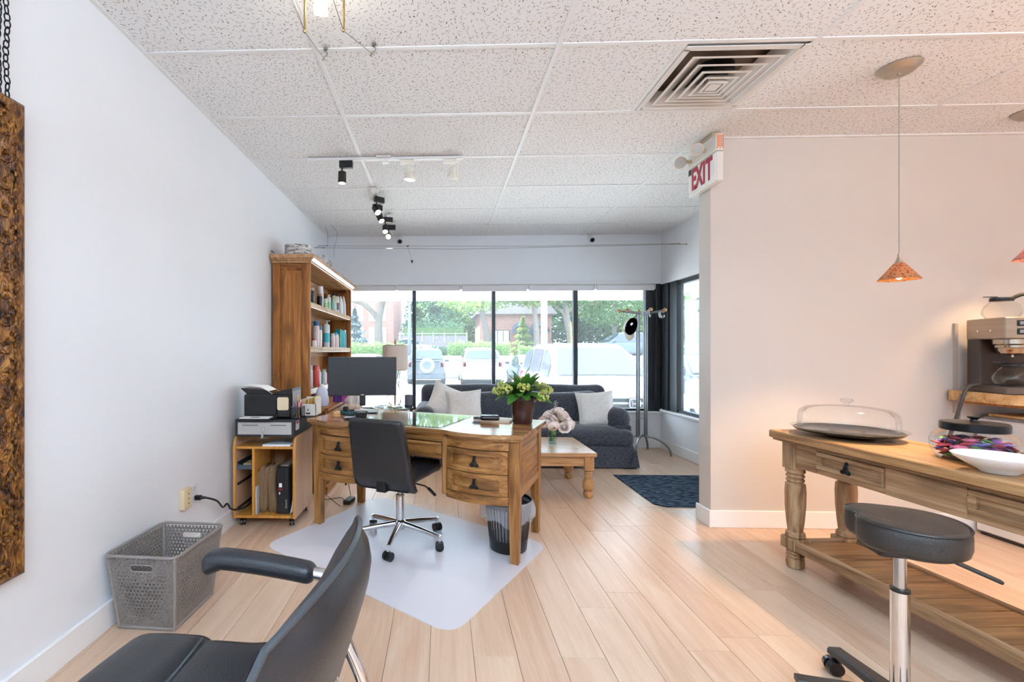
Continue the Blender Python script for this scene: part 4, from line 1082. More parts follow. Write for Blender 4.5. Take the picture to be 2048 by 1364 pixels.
for sx in (-1, 1):
    xa, xb = (.285, .664) if sx > 0 else (-.664, -.285)
    xi = .255 if sx > 0 else -.285
    MB().box(xi, xi+.03, -HD-.008, -HD+.05, .345, ZT-.038, c=.004).build('inner_post', dw('z'), DK)
    MB().box(xi, xi+.03, -HD+.05, HD-.02, .37, ZT-.038).build('pedestal_side', dw('y'), DK)
    strip(xa, xb, .640, ZT-.040, .004, .03).build('frieze', dw('x'), DK)
    for (z0, z1) in ((.508, .634), (.385, .504)):
        dm = MB(); fz = .030
        join(dm, strip(xa+.004, xb-.004, z0, z0+fz, 0, .03), strip(xa+.004, xb-.004, z1-fz, z1, 0, .03), strip(xa+.004, xa+.05, z0+fz, z1-fz, 0, .03, 3), strip(xb-.05, xb-.004, z0+fz, z1-fz, 0, .03, 3), strip(xa+.05, xb-.05, z0+fz, z1-fz, .014, .03))
        dr = dm.build('drawer', dw('x'), DK, sharp=25)
        xm = (xa+xb)/2; pull(dr, xm, front(xm)+.012, (z0+z1)/2+.005)
    strip(xa, xb, .335, .382, -.004, .03).build('bottom_rail', dw('x'), DK)
    strip(xa, xb, .362, .372, .03, .5).build('pedestal_floor', dw('x'), DK)
    # outer side: framed panel between the legs
    x = sx*(HL-.014)
    MB().box(x-.012, x+.012, -HD+.056, HD-.056, .365, .41, c=.002).build('side_rail', dw('y'), DK)
    MB().box(x-.012, x+.012, -HD+.056, HD-.056, .66, ZT-.038, c=.002).build('side_rail', dw('y'), DK)
    MB().box(x-.006, x+.004, -HD+.056, HD-.056, .41, .66).build('side_panel', dw('y'), DK)
    MB().box(x-.002, x+(.010 if sx > 0 else -.016), -HD+.085, HD-.085, .435, .635, c=.004).build('side_field', dw('y'), DK)
MB().box(-.255, .255, -HD, -HD+.03, .655, ZT-.038, c=.003).build('frieze', dw('x'), DK)
dm = MB().box(-.25, .25, -HD-.004, -HD+.025, .628, .648, c=.003).box(-.25, .25, -HD-.004, -HD+.025, .555, .578, c=.003).box(-.25, -.215, -HD-.004, -HD+.025, .578, .628).box(.215, .25, -HD-.004, -HD+.025, .578, .628).box(-.215, .215, -HD+.010, -HD+.025, .578, .628)
dm.build('centre_drawer', dw('x'), DK, sharp=25)
MB().box(-HL+.05, HL-.05, HD-.04, HD-.02, .45, ZT-.038).build('modesty_panel', dw('x'), DK)
DM = Matrix.Translation(DK.location) @ Matrix.Rotation(math.radians(-24), 4, 'Z')
def on_desk(x, y, z=0): q = DM @ Vector((x, y, ZT+z)); return (q.x, q.y, q.z)
ra = math.radians(-24)
o = thing('glass_sheet', 'clear glass sheet lying on the middle of the desk', 'glass', on_desk(-.12, -.015, .0006), ra)
tg = NT('desk_glass'); pg = tg.n('BsdfPrincipled'); pg.inputs['Base Color'].default_value = lin('dfe6df'); pg.inputs['Roughness'].default_value = .05
tt = tg.n('BsdfTransparent'); tt.inputs[0].default_value = (.93, .97, .94, 1); lw = tg.n('LayerWeight'); lw.inputs['Blend'].default_value = .35
gg = tg.n('BsdfGlossy'); gg.inputs['Roughness'].default_value = .04; mx = tg.n('MixShader'); tg.l(tg.math('ADD', tg.math('MULTIPLY', lw.outputs['Fresnel'], .8), .05), mx.inputs[0]); tg.l(tt.outputs[0], mx.inputs[1]); tg.l(gg.outputs[0], mx.inputs[2]); tg.l(mx.outputs[0], tg.out.inputs[0])
MB().prism(rrect(.72, .53, .015), 0, .005).build('sheet', tg.m, o)

# monitor
o = thing('computer_monitor', 'black flat computer monitor on a post stand at the left of the desk', 'monitor', on_desk(-.56, .075, .001), math.radians(5))
MB().box(-.255, .255, -.006, .016, .130, .420, c=.004).build('housing', plain('monitor_black', '1f2022', .45), o)
MB().box(-.252, .252, -.0075, -.006, .144, .417).build('screen', plain('screen_off', '2b2c2f', .28, spec=.4, var=0), o)
MB().box(-.010, .014, -.0085, -.0075, .1335, .140).build('logo', plain('badge_silver', 'cfd2d4', .3, .6), o)
MB().box(-.022, .022, .016, .045, .05, .30, c=.006).build('post', black_pl, o)
MB().prism(rrect(.23, .17, .02), 0, .012, M=T(0, .03, 0)).build('foot', black_pl, o)
b = MB().prism(rrect(.11, .075, .006, 3), 0, .016).build('note_block', plain('yellow_block', 'd9b27a', .6), None, on_desk(-.675, -.02, .0005), (0, 0, ra+.2)); tag(b, 'block of yellow notes on the left end of the desk', 'notepad')
o = thing('tape_dispenser', 'dark teal tape dispenser on the left end of the desk', 'tape dispenser', on_desk(-.595, -.065, .0005), ra-.3)
teal = plain('dark_teal', '1d4a55', .3)
MB().cushion(.125, .05, .035, .012, 6, (0, 0, .0178), lambda p: (p.x, p.y, p.z-(.010 if p.z > 0 and abs(p.x) < .025 else 0))).build('body', teal, o)
MB().lathe([(.024, -.010), (.024, .010)], 18, M=T(-.02, 0, .038, PI/2)).build('roll', black_pl, o)
MB().box(.045, .06, -.02, .02, .03, .045, c=.003).build('cutter', black_pl, o)
o = thing('clip_bowl', 'small black woven bowl of clips beside the chair back on the desk', 'bowl', on_desk(-.44, -.12, .0005))
MB().lathe([(.035, 0), (.052, .038), (.050, .040), (.045, .035), (.03, .006), (0, .006)], 22).build('bowl', plain('woven_black', '2a2b2d', .6, bump=.5, bscale=120), o)
MB().sph((0, 0, .03), (.040, .040, .012), 12, 6).build('clips', plain('clips_grey', '6f7072', .4, .5, var=.4, vscale=60), o)
b = MB().prism(rrect(.075, .045, .004, 3), 0, .002).build('card', plain('blue_card', 'a9c3e0', .4), None, on_desk(-.52, -.14, .0005), (0, 0, ra+.4)); tag(b, 'small pale blue card lying by the woven bowl', 'card')
b = MB().prism(rrect(.24, .12, .004, 3), 0, .012).build('notebook', plain('pale_book', 'd3b9a0', .5), None, on_desk(.44, .13, .0005), (0, 0, ra+.06)); tag(b, 'pale notebook lying at the right side of the desk', 'notebook')
o = thing('black_wallet', 'black leather wallet with key fob resting on the pale notebook', 'wallet', on_desk(.43, .085, .0008), ra+.35)
MB().cushion(.125, .085, .030, .014, 6, (0.0, 0, .0285)).build('wallet', plain('black_gloss_leather', '101113', .2), o)
MB().cushion(.05, .03, .014, .006, 4, (-.082, .03, .0215)).build('key_fob', black_pl, o)
MB().box(-.115, -.06, -.05, -.018, .002, .006, c=.001).build('card', plain('blue_chrome_card', '6f8fae', .15, .6), o)
MB().tube([(-.06+.012*math.cos(a), .012+.012*math.sin(a), .024) for a in [2*PI*k/14 for k in range(14)]], .0015, 5, closed=True).build('key_ring', chrome, o)

# plant in a brown pot
o = thing('potted_plant', 'green leafy plant with yellow-green blossom in a dark brown pot on the desk', 'plant', on_desk(.635, .13, .0005))
o.scale = (1.12, 1.12, 1.12)
potm = plain('brown_glaze', '3c2320', .22, spec=.6, var=.1)
MB().lathe([(.052, 0), (.055, .004), (.062, .06), (.069, .118), (.072, .122), (.074, .155), (.070, .158), (.066, .15), (.06, .135), (0, .135)], 32).build('pot', potm, o)
rg = MB()
for k in range(24):
    for j in range(3):
        a = 2*PI*(k+.5*j)/24; rg.sph((.0735*math.cos(a), .0735*math.sin(a), .126+.011*j), (.005, .005, .005), 6, 4)
rg.build('beaded_rim', potm, o)
leafg = leafmat('plant_leaf', '1f5a24', '5f9a3a', .25)
def leaf(L, wd, curl, n=7):
    m = MB(); vs = []; 
    for i in range(n+1):
        u = i/n; hw = wd*.5*(math.sin(PI*min(1, (u*.95+.04)**1.15))**.62); z = curl*u*u*L
        for s2, dz in ((-1, .12), (0, 0), (1, .12)): vs.append((u*L*(1-.25*abs(curl)*u), s2*hw, z+dz*abs(s2)*hw*1.2))
    f = []
    for i in range(n):
        for k in range(2): f.append((i*3+k, (i+1)*3+k, (i+1)*3+k+1, i*3+k+1))
    return m.add(vs, f)
for k in range(44):
    az = k*2.39996; el = 1.42-1.25*(k/43)**.8+rnd.uniform(-.12, .12); L = rnd.uniform(.115, .16)*(1.12 if k < 6 else 1)
    m = leaf(L, .056, -.25-.35*(k/43))
    m.build('leaf', leafg, o, (.022*(k/43)**.5*math.cos(az), .022*(k/43)**.5*math.sin(az), .150+.03*rnd.random()), (rnd.uniform(-.3, .3), -el, az))
fm = leafmat('plant_blossom', 'b9c24a', 'dfe08a', .3)
for (az, rr, zz) in ((2.6, .115, .215), (3.05, .135, .185), (3.6, .11, .20), (.35, .115, .215), (-.15, .135, .19), (-.6, .12, .16), (1.6, .08, .24), (4.6, .10, .215)):
    m = MB(); cx, cy = rr*math.cos(az), rr*math.sin(az)
    for j in range(46):
        q = Vector((rnd.gauss(0, 1), rnd.gauss(0, 1), rnd.gauss(0, .7))).normalized()
        m.sph((cx+.033*q.x, cy+.033*q.y, zz+.024*q.z), .0070, 5, 4)
    m.tube([(0, 0, .14), (cx*.6, cy*.6, zz-.03), (cx, cy, zz)], .002, 5)
    m.build('blossom', fm, o, kind='stuff')

# office chair
OC = thing('office_chair', 'black quilted swivel office chair on chrome five-star base, pulled up to the desk', 'chair', (-.262, 2.885, .0045), math.radians(-22))
oc_m = plain('black_vinyl', '26272a', .36, var=.08, bump=.1, bscale=200)
hub = MB().lathe([(.030, .075), (.036, .085), (.036, .125), (.026, .135)], 20).build('hub', chrome, OC)
cw = plain('caster_black', '121316', .3)
for k in range(5):
    a = math.radians(22)+[-1.72, -.50, .62, 2.35, 3.35][k]
    ca_, sa_ = math.cos(a), math.sin(a)
    arm = MB().tube([(ca_*.025, sa_*.025, .112), (ca_*.15, sa_*.15, .098), (ca_*.285, sa_*.285, .080)], [.018, .016, .012], 10).cyl((ca_*.285, sa_*.285, .090), (ca_*.285, sa_*.285, .052), .010, n=10).build('base_arm', chrome, OC)
    b2 = a+1.1+k
    w_ = MB()
    for s2 in (-1, 1):
        p0 = Vector((ca_*.285, sa_*.285, .026))+Vector((math.cos(b2), math.sin(b2), 0))*s2*.006
        p1 = p0+Vector((math.cos(b2), math.sin(b2), 0))*s2*.019
        w_.cyl(p0, p1, .0255, n=18)
    w_.box(-.008, .008, -.010, .010, .028, .054, M=T(ca_*.285, sa_*.285, 0, 0, 0, b2)).build('caster', cw, OC)
MB().cyl((0, 0, .13), (0, 0, .285), .026, n=20).build('gas_sleeve', chrome, OC)
MB().lathe([(.027, .283), (.027, .292), (.015, .293), (.0145, .39)], 18).build('gas_column', steel, OC)
MB().box(-.09, .09, -.10, .10, .378, .400, c=.008).build('mechanism', black_pl, OC)
MB().tube([(.06, -.03, .388), (.20, -.06, .383), (.225, -.065, .372)], .005, 8).cushion(.07, .022, .012, .006, 4, (0, 0, 0), None, T(.247, -.07, .358, 0, .55, -.3)).build('lever', black_pl, OC)
def quilt(p, ax, ay, amp):
    a = math.cos((p[ax]+p[ay])*PI/.055); b = math.cos((p[ax]-p[ay])*PI/.055); return amp*(1-max(abs(a), abs(b))**6)
se = MB().cushion(.385, .41, .075, .032, 26, (0, .03, .437), lambda p: (p.x*(1-.10*max(0, -p.y)/.2), p.y, p.z+(quilt(p, 0, 1, .010) if p.z > .02 else 0)+.012*math.cos(p.y*5)-.02*max(0, p.y-.12)*3))
se.build('seat', oc_m, OC, sharp=70)
bk2 = MB().cushion(.40, .062, .445, .026, 24, (0, -.20, .585), lambda p: (p.x*(1-.13*(p.z+.22)/.44), p.y-.11*((p.z+.22)/.44)+(quilt(p, 0, 2, .009) if p.y > .02 else 0)+.04*(max(0, -p.z-.12)/.1)**2, p.z))
bo = bk2.build('backrest', oc_m, OC, sharp=70)
def bp(x, z): return (x*(1-.13*(z+.22)/.44), -.20-.033-.11*((z+.22)/.44)+.04*(max(0, -z-.12)/.1)**2, .585+z)
MB().tube([bp(x, z) for x, z in rrect(.365, .415, .035, 5)], .0042, 6, closed=True).build('piping', plain('black_piping', '141517', .4), bo)
MB().box(-.03, .03, -.20, -.05, .372, .380).box(-.03, .03, -.245, -.20, .372, .45).build('back_bracket', black_pl, OC)

# waste bin with liner
o = thing('waste_bin', 'black slatted waste bin with clear plastic liner under right pedestal of the desk', 'bin', (.405, 2.80, .0042))
bn = plain('bin_black', '16171a', .4)
MB().lathe([(.105, 0), (.110, .006), (.118, .075), (.113, .075), (.105, .01), (0, .008)], 32).build('base_cup', bn, o)
for k in range(40):
    a = 2*PI*k/40; r0, r1 = .116, .138
    MB().box(-.0045, .0045, -.0015, .0015, 0, .195, M=T(r0*math.cos(a), r0*math.sin(a), .073, 0, math.atan2(r1-r0, .195)*1, 0) if False else Matrix.Translation((r0*math.cos(a), r0*math.sin(a), .073)) @ Matrix.Rotation(a+PI/2, 4, 'Z') @ Matrix.Rotation(math.atan2(r1-r0, .195), 4, 'X')).build('slat', bn, o)
MB().lathe([(.136, .262), (.141, .264), (.143, .300), (.139, .302), (.134, .266)], 36).build('rim_band', bn, o)
t = NT('liner'); tr = t.n('BsdfTransparent'); tr.inputs[0].default_value = (.95, .96, .98, 1); p = t.n('BsdfPrincipled'); p.inputs['Base Color'].default_value = lin('e9ecf2'); p.inputs['Roughness'].default_value = .2
mx = t.n('MixShader'); mx.inputs[0].default_value = .28; t.l(tr.outputs[0], mx.inputs[1]); t.l(p.outputs[0], mx.inputs[2]); t.l(mx.outputs[0], t.out.inputs[0])
def liner(u, v):
    a = 2*PI*u; w2 = .006*math.sin(a*9)+.005*math.sin(a*17+1)
    if v < .5: f = v/.5; r = .10+.032*f; z = .02+.285*f
    else: f = (v-.5)/.5; r = .146+(.012+w2)*math.sin(f*PI*.8)+w2*f; z = .306-(.115+.02*math.sin(a*3)+.012*math.sin(a*7))*f
    return (r*math.cos(a), r*math.sin(a), z)
MB().grid(liner, 72, 15, cu=True).build('liner', t.m, o, sharp=25)

# power brick and cable under the desk
o = thing('power_adapter', 'black power brick with thin cables on the floor under the desk', 'power adapter', (-.73, 3.60, .001))
MB().cushion(.055, .12, .034, .008, 4, (0, 0, .0175), None, T(rz=-.25)).build('brick', black_pl, o)
MB().tube(spline([(.0, .06, .018), (-.02, .12, .06), (-.06, .14, .25), (-.05, .16, .36)], 6), .0028, 6).tube(spline([(-.012, -.055, .018), (-.05, -.02, .04), (-.10, .10, .006), (-.22, .05, .006), (-.30, .12, .006)], 6), .003, 6).tube(spline([(-.26, .22, .006), (-.15, .0, .03), (-.05, -.10, .004)], 6), .003, 6).cyl((-.055, .13, .10), (-.052, .135, .14), .008, n=8).build('cable', black_pl, o)
# ================================================================ LOUNGE BY THE WINDOW
t = NT('charcoal_weave'); v = t.coords((1, 1, 1), False)
f1 = t.noise(t.coords((260, 260, 30), False), 1, 2); f2 = t.noise(t.coords((30, 30, 320), False), 1, 2); f3 = t.noise(v, 5, 3)
h = t.math('ADD', f1, f2)
c = t.ramp(h, [(.75, lin('272831')), (1.05, lin('383a43')), (1.3, lin('54565f'))]); c = t.mix(t.ramp(f3, [(.4, 0.), (.7, .25)]), c, lin('42444d'))
t.bsdf(c, .82, 0, .25, h, .4, .002, Sheen_Weight=.45, Sheen_Roughness=.4); weave = t.m
SX0, SX1, SY0, SY1 = -.30, 2.0, 4.74, 5.66
o = thing('sofa', 'charcoal grey three-seat skirted sofa with rolled arms under the window', 'sofa', ((SX0+SX1)/2, (SY0+SY1)/2, 0))
w, d = SX1-SX0, SY1-SY0
hw, hd = w/2, d/2
# skirt (flared towards the floor)
m = MB()
def skirt(u, v):
    P = rrect(2*(hw-.03+.035*(1-v)), 2*(hd-.03+.03*(1-v)), .03, 3); n = len(P); k = int(round(u*n)) % n
    return (P[k][0], P[k][1]-.02, .012+.21*v)
m.grid(skirt, 16, 5, cu=True); m.build('skirt', weave, o, sharp=70)
for sx in (-1, 1):
    MB().add([(sx*(hw-.0), -hd-.046, .02), (sx*(hw+.035), -hd+.03, .02), (sx*(hw-.02), -hd-.012, .21), (sx*(hw-.10), -hd-.05, .02)], [(0, 1, 2), (3, 0, 2)]).build('corner_pleat', weave, o)
MB().box(-hw+.03, hw-.03, -hd+.05, hd-.03, .03, .23).build('frame', weave, o)
MB().cushion(w-.02, .66, .185, .075, 12, (0, -hd+.34, .305), lambda p: (p.x, p.y, p.z+(.018*math.cos(p.x*1.3) if p.z > 0 else 0)-.02*(p.y < -.25))).build('seat_cushion', weave, o, sharp=80)
MB().cushion(w-.10, .20, .60, .095, 10, (0, hd-.11, .50), lambda p: (p.x, p.y+.03*p.z, p.z+(-.006*math.cos(p.x*8) if p.z > 0 else 0))).build('back_frame', weave, o, sharp=80)
for sx in (-1, 1):
    MB().cushion(w/2-.20, .20, .40, .085, 10, (sx*(w/4-.10), hd-.31, .530), lambda p: (p.x, p.y+.14*p.z+.02*math.cos(p.x*3)*(p.y < 0)*-1, p.z-.012*math.cos(p.x*6)*(p.z > 0))).build('back_cushion', weave, o, sharp=80)
    a = MB().cushion(.23, .80, .26, .115, 8, (sx*(hw-.115), -hd+.50, .475), lambda p: (p.x*(1.0+.05*(p.z > 0)), p.y, p.z-.03*max(0, -p.y-.1)))
    a.cushion(.17, .80, .22, .03, 6, (sx*(hw-.10), -hd+.50, .32))
    a.build('arm', weave, o, sharp=80)
def pillow(label, loc, rot, sz, col, grp='white scatter cushions'):
    def f(u, v, s2):
        x = 2*u-1; y = 2*v-1
        th = (max(0, (1-x**4)*(1-y**4)))**.55
        k = 1-.10*(1-abs(x)**2*abs(y)**2)*0
        px = x*(1-.09*(1-y*y)); py = y*(1-.09*(1-x*x))
        return (px*sz/2, s2*(.075*th+.004*math.sin(9*u+5*v)*th), py*sz/2)
    n = 19
    m = MB().grid(lambda u, v: f(u, v, -1), n, n).grid(lambda u, v: f(1-u, v, 1), n, n)
    b = m.build('scatter_cushion', col, None, loc, rot, sharp=80); tag(b, label, 'cushion', grp)
    MB().tube([f(u, v, 0) for u, v in [(i/14, 0) for i in range(14)]+[(1, i/14) for i in range(14)]+[(1-i/14, 1) for i in range(14)]+[(0, 1-i/14) for i in range(14)]], .004, 5, closed=True).build('piping', col, b)
t = NT('cream_cotton'); v = t.coords((1, 1, 1)); h = t.math('ADD', t.noise(t.coords((150, 150, 20)), 1, 2), t.noise(t.coords((20, 20, 190)), 1, 2))
t.bsdf(t.ramp(h, [(.7, lin('cfcac4')), (1.2, lin('e6e2dd'))]), .8, 0, .2, t.math('ADD', h, t.noise(v, 9, 3)), .35, .004); cot = t.m
pillow('white cushion standing on its corner at left end of the sofa', (.05, 5.16, .625), (-.42, .42, .12), .40, cot)
pillow('white cushion leaning in front of the tilted one at left of the sofa', (.245, 5.02, .585), (-.40, -.06, -.08), .39, cot)
pillow('white cushion at right end of the charcoal sofa', (1.685, 5.06, .565), (-.38, -.07, -.10), .40, cot)

# side table with lamp
o = thing('side_table', 'round glass side table with thin metal legs between bookcase and sofa', 'table', (-.56, 5.28, 0))
cg = plain('champagne_metal', 'a39c8c', .25, 1.0)
MB().lathe([(0, .548), (.222, .548), (.224, .552), (.222, .556), (0, .556)], 40).build('glass_top', glass('table_glass', (.86, .93, .92), .3), o)
MB().tube([(.226*math.cos(a), .226*math.sin(a), .546) for a in [2*PI*k/40 for k in range(40)]], .009, 8, closed=True).build('rim', cg, o)
for k in range(10):
    a = 2*PI*k/10+.3
    for da in (-.06, .06): MB().cyl((.222*math.cos(a+da), .222*math.sin(a+da), 0), (.222*math.cos(a+da), .222*math.sin(a+da), .545), .006, n=8).build('leg', cg, o)
MB().tube([(.222*math.cos(a), .222*math.sin(a), .012) for a in [2*PI*k/40 for k in range(40)]], .008, 8, closed=True).build('foot_ring', cg, o)
o = thing('table_lamp', 'table lamp with white drum shade and open wire base on the side table', 'lamp', (-.535, 5.27, .5565))
t = NT('lamp_shade'); p = t.n('BsdfPrincipled'); p.inputs['Base Color'].default_value = lin('e6ddd4'); p.inputs['Roughness'].default_value = .8
q = t.n('BsdfTranslucent'); q.inputs[0].default_value = lin('efe2d4'); mx = t.n('MixShader'); mx.inputs[0].default_value = .4
t.l(p.outputs[0], mx.inputs[1]); t.l(q.outputs[0], mx.inputs[2]); t.l(mx.outputs[0], t.out.inputs[0])
MB().shell([(.150, .425), (.146, .712), (.143, .712), (.147, .425)], 40).build('shade', t.m, o)
gold = plain('gold_trim', 'c9a04a', .25, 1.0)
MB().tube([(.149*math.cos(a), .149*math.sin(a), .425) for a in [2*PI*k/40 for k in range(40)]], .003, 5, closed=True).tube([(.145*math.cos(a), .145*math.sin(a), .712) for a in [2*PI*k/40 for k in range(40)]], .003, 5, closed=True).cyl((0, 0, .40), (0, 0, .73), .004, n=8).cyl((-.145, 0, .70), (.145, 0, .70), .0025, n=6).cyl((0, -.145, .70), (0, .145, .70), .0025, n=6).build('harp', gold, o)
MB().lathe([(.006, .72), (.016, .735), (.014, .75), (.006, .762), (.003, .79)], 14).build('finial', gold, o)
MB().lathe([(.105, 0), (.108, .006), (.10, .014), (.03, .02), (.008, .024), (.008, .40)], 32).build('stem', plain('polished_nickel', 'cfc9bd', .12, 1.0), o)
for k in range(8):
    a = 2*PI*k/8
    pts = [(r*math.cos(a), r*math.sin(a), z) for r, z in ((.04, .02), (.085, .05), (.098, .11), (.085, .18), (.055, .245), (.042, .32), (.055, .40), (.058, .415))]
    MB().tube(spline(pts, 4), .0045, 6).build('rib', plain('polished_nickel', 'cfc9bd', .12, 1.0), o)
o = thing('smart_speaker', 'grey cylindrical speaker on the side table right of the lamp', 'speaker', (-.375, 5.20, .5565))
MB().lathe([(.040, 0), (.044, .004), (.044, .14), (.040, .147), (0, .147)], 24).build('fabric_body', plain('speaker_grey', '6d6f78', .8, bump=.4, bscale=300), o)
MB().lathe([(.0445, 0), (.0445, .03)], 24).build('foot', plain('speaker_foot', '35373c', .5), o)

# coffee table
cw2 = lambda ax: wood('coffee_wood_'+ax, '8a5a34', 'b98956', 'cfa573', ax, 1, .42, .4, .4, .08)
TX0, TX1, TY0, TY1, th = .22, 1.255, 3.74, 4.43, .375
o = thing('coffee_table', 'light pine coffee table with turned legs between desk and sofa', 'table', ((TX0+TX1)/2, (TY0+TY1)/2, 0))
w, d = (TX1-TX0)/2, (TY1-TY0)/2
ctop = wood('coffee_top', 'a3744a', 'c09163', 'd0a67c', 'x', 1, .22, .6, .4, .10, .08)
for k in range(4):
    y0 = -d+.09+(2*d-.18)*k/4; y1 = -d+.09+(2*d-.18)*(k+1)/4
    MB().box(-w+.09, w-.09, y0+.0006, y1-.0006, th-.032, th-.001, c=.0015).build('top_plank', ctop, o)
for s2 in (-1, 1):
    MB().box(-w, w, s2*d, s2*(d-.089), th-.033, th, c=.003).build('top_border', ctop, o)
    MB().box(s2*w, s2*(w-.089), -d+.09, d-.09, th-.033, th, c=.003).build('top_border', wood('coffee_top_y', 'a3744a', 'c09163', 'd0a67c', 'y', 1, .22, .6, .4, .10, .08), o)
    MB().box(-w+.06, w-.06, s2*(d-.035), s2*(d-.06), th-.115, th-.033).build('apron', cw2('x'), o)
    MB().box(s2*(w-.035), s2*(w-.06), -d+.06, d-.06, th-.115, th-.033).build('apron', cw2('y'), o)
for sx in (-1, 1):
    for sy in (-1, 1):
        x, y = sx*(w-.055), sy*(d-.055)
        m = MB().box(x-.038, x+.038, y-.038, y+.038, th-.15, th-.033, c=.003)
        m.lathe([(.034, th-.15), (.022, th-.158), (.032, th-.166), (.034, th-.172), (.026, th-.18), (.030, th-.186), (.031, th-.20), (.027, th-.21), (.027, th-.218)], 20, c=(x, y, 0))
        m.lathe([(.026, .157), (.042, .145), (.047, .12), (.047, .082), (.040, .066), (.026, .058)], 8, c=(x, y, 0), M=None)
        m.lathe([(.026, .058), (.036, .048), (.040, .03), (.034, .008), (.026, 0)], 20, c=(x, y, 0))
        m.build('leg', cw2('z'), o)
# vase of roses
o = thing('rose_vase', 'clear glass vase of water standing on the coffee table, holding roses', 'vase', (.975, 4.08, th+.0005))
MB().shell([(.036, .004), (.040, .0), (.041, .165), (.038, .165), (.036, .012)], 20).build('glass', glass('vase_glass', (.90, .95, .95), .25), o)
MB().lathe([(0, .010), (.035, .010), (.0365, .10), (0, .10)], 20).build('water', glass('vase_water', (.82, .90, .86), .2), o)
rose_m = leafmat('rose_petal', 'f8e2d8', 'fffaf6', .06)
stem_m = plain('stem_green', '4f8a3a', .5)
def rose_head(R):
    m = MB(); m.sph((0, 0, R*.15), (R*.30, R*.30, R*.42), 10, 8)
    for L, (n, r, h, op) in enumerate(((3, .34, .62, .0), (4, .52, .60, .04), (5, .70, .52, .10), (6, .88, .38, .20), (6, 1.0, .18, .34))):
        for k in range(n):
            a0 = 2*PI*k/n+L*.9; st2 = 1+.07*(k % 2)
            def f(u, v, a0=a0, n=n, r=r, h=h, op=op, st2=st2):
                e = 2*u-1; a = a0+e*PI/n*1.45
                b = v*PI*.5; rr = R*r*st2*(.30+.70*math.sin(b)**.7)+R*op*max(0, v-.6)/.4+R*.05*abs(e)**2
                return (rr*math.cos(a), rr*math.sin(a), R*(-.55+(h+.55)*v)*(1-.16*e*e*v)-R*op*.5*max(0, v-.75)/.25)
            m.grid(f, 6, 7)
    return m.mesh('rose', rose_m, sharp=80)
rose_src = [rose_head(.044), rose_head(.039)]
heads = [(.062, -.05, .25, .7, -.3), (.10, .02, .225, 1.0, .2), (.03, .03, .285, .2, .3), (-.03, -.02, .25, -.3, -.4), (-.055, .02, .225, -.7, .2), (.12, -.05, .19, 1.1, -.4), (.00, -.06, .235, .1, -.8), (.07, .07, .26, .5, .8), (.02, .09, .235, 0, .9), (.085, -.09, .165, .8, -.9), (.14, .06, .20, 1.2, .5), (-.02, .06, .26, -.3, .6), (.045, .0, .30, .3, 0), (-.065, -.05, .19, -.9, -.5), (.105, -.01, .265, .8, .0), (.05, -.075, .285, .3, -.6), (.15, .0, .165, 1.3, 0), (-.01, -.10, .18, -.1, -1.1)]
for k, (x, y, z, tx, ty) in enumerate(heads):
    b = bpy.data.objects.new('rose', rose_src[k % 2]); COL.objects.link(b); b.location = (.975+x, 4.08+y, th+z); b.rotation_euler = (-ty*.9, tx*.9, k*1.3)
    tag(b, 'pale pink garden rose in the glass vase on the coffee table', 'rose', 'pale roses in the vase')
    im = Matrix.LocRotScale(b.location, b.rotation_euler.to_quaternion(), None).inverted()
    pts = [im @ Vector((.975+x, 4.08+y, th+z-.01)), im @ Vector((.975+x*.35, 4.08+y*.35, th+.15)), im @ Vector((.975-x*.18, 4.08-y*.2, th+.03))]
    MB().tube(spline(pts, 4), .0025, 5).build('stem', stem_m, b)
    if k % 2: leaf(.07, .035, -.3, 5).build('leaf', leafg, b, tuple(pts[1].lerp(pts[0], .4)), (0, .5, k))
o2 = MB().tube(spline([(.99, 4.12, th+.12), (1.01, 4.14, th+.28), (1.025, 4.15, th+.375)], 5), .0018, 5)
for k in range(16): o2.sph((1.012+.014*math.sin(k*2.1)+.001*k, 4.145+.012*math.cos(k*1.7), th+.27+.007*k), .0042, 5, 4)
tag(o2.build('filler_sprig', plain('sprig', 'd8d3d6', .6), None), 'thin white filler sprig rising behind the roses', 'sprig')

# coat stand with a cap
o = thing('coat_stand', 'metal coat stand of four thin poles with wooden ball hooks, by the alcove corner', 'coat stand', (2.315, 5.38, 0))
gm = plain('grey_steel', '87888a', .35, .9)
pole = [(-.062, -.015), (-.018, .03), (.022, -.03), (.062, .015)]
for x, y in pole: MB().cyl((x, y, .215), (x, y, 1.635), .0115, n=12).build('pole', gm, o)
for z in (1.42, .42): MB().tube([(x, y, z) for x, y in pole]+[(pole[0][0], pole[0][1], z)], .004, 6).build('tie_ring', gm, o)
MB().lathe([(.07, 1.632), (.07, 1.640)], 20).build('top_plate', gm, o)
ballm = plain('ball_wood', 'c08a5a', .4)
for az, L in ((.15, .255), (-.35, .23), (2.95, .235), (3.45, .19), (1.3, .2), (-1.4, .16)):
    e = Vector((L*math.cos(az), L*math.sin(az), 1.665))
    q = MB().tube([(0, 0, 1.632), (e.x*.5, e.y*.5, 1.645), tuple(e)], .010, 8).tube(spline([tuple(e*.82+Vector((0, 0, .295))), (e.x*.86, e.y*.86, 1.60), (e.x*.98, e.y*.98, 1.585), (e.x*1.0, e.y*1.0, 1.61)], 4), .006, 6).build('arm', gm, o)
    MB().sph((e.x*1.03, e.y*1.03, 1.667), .021, 14, 10).build('ball', ballm, q)
for az in (-.42, .95, 2.9, -2.2):
    c2, s2 = math.cos(az), math.sin(az)
    MB().tube([(c2*r, s2*r, z) for r, z in [(.03+.27*math.sin(t), .205*math.cos(t)+.012) for t in [PI/2*k/10 for k in range(11)]]], .012, 8).build('foot', gm, o)
o = thing('baseball_cap', 'beige and white cap with dark lining hanging on the coat stand', 'cap', (2.145, 5.255, 1.475), rot=(.15, .30, .25))
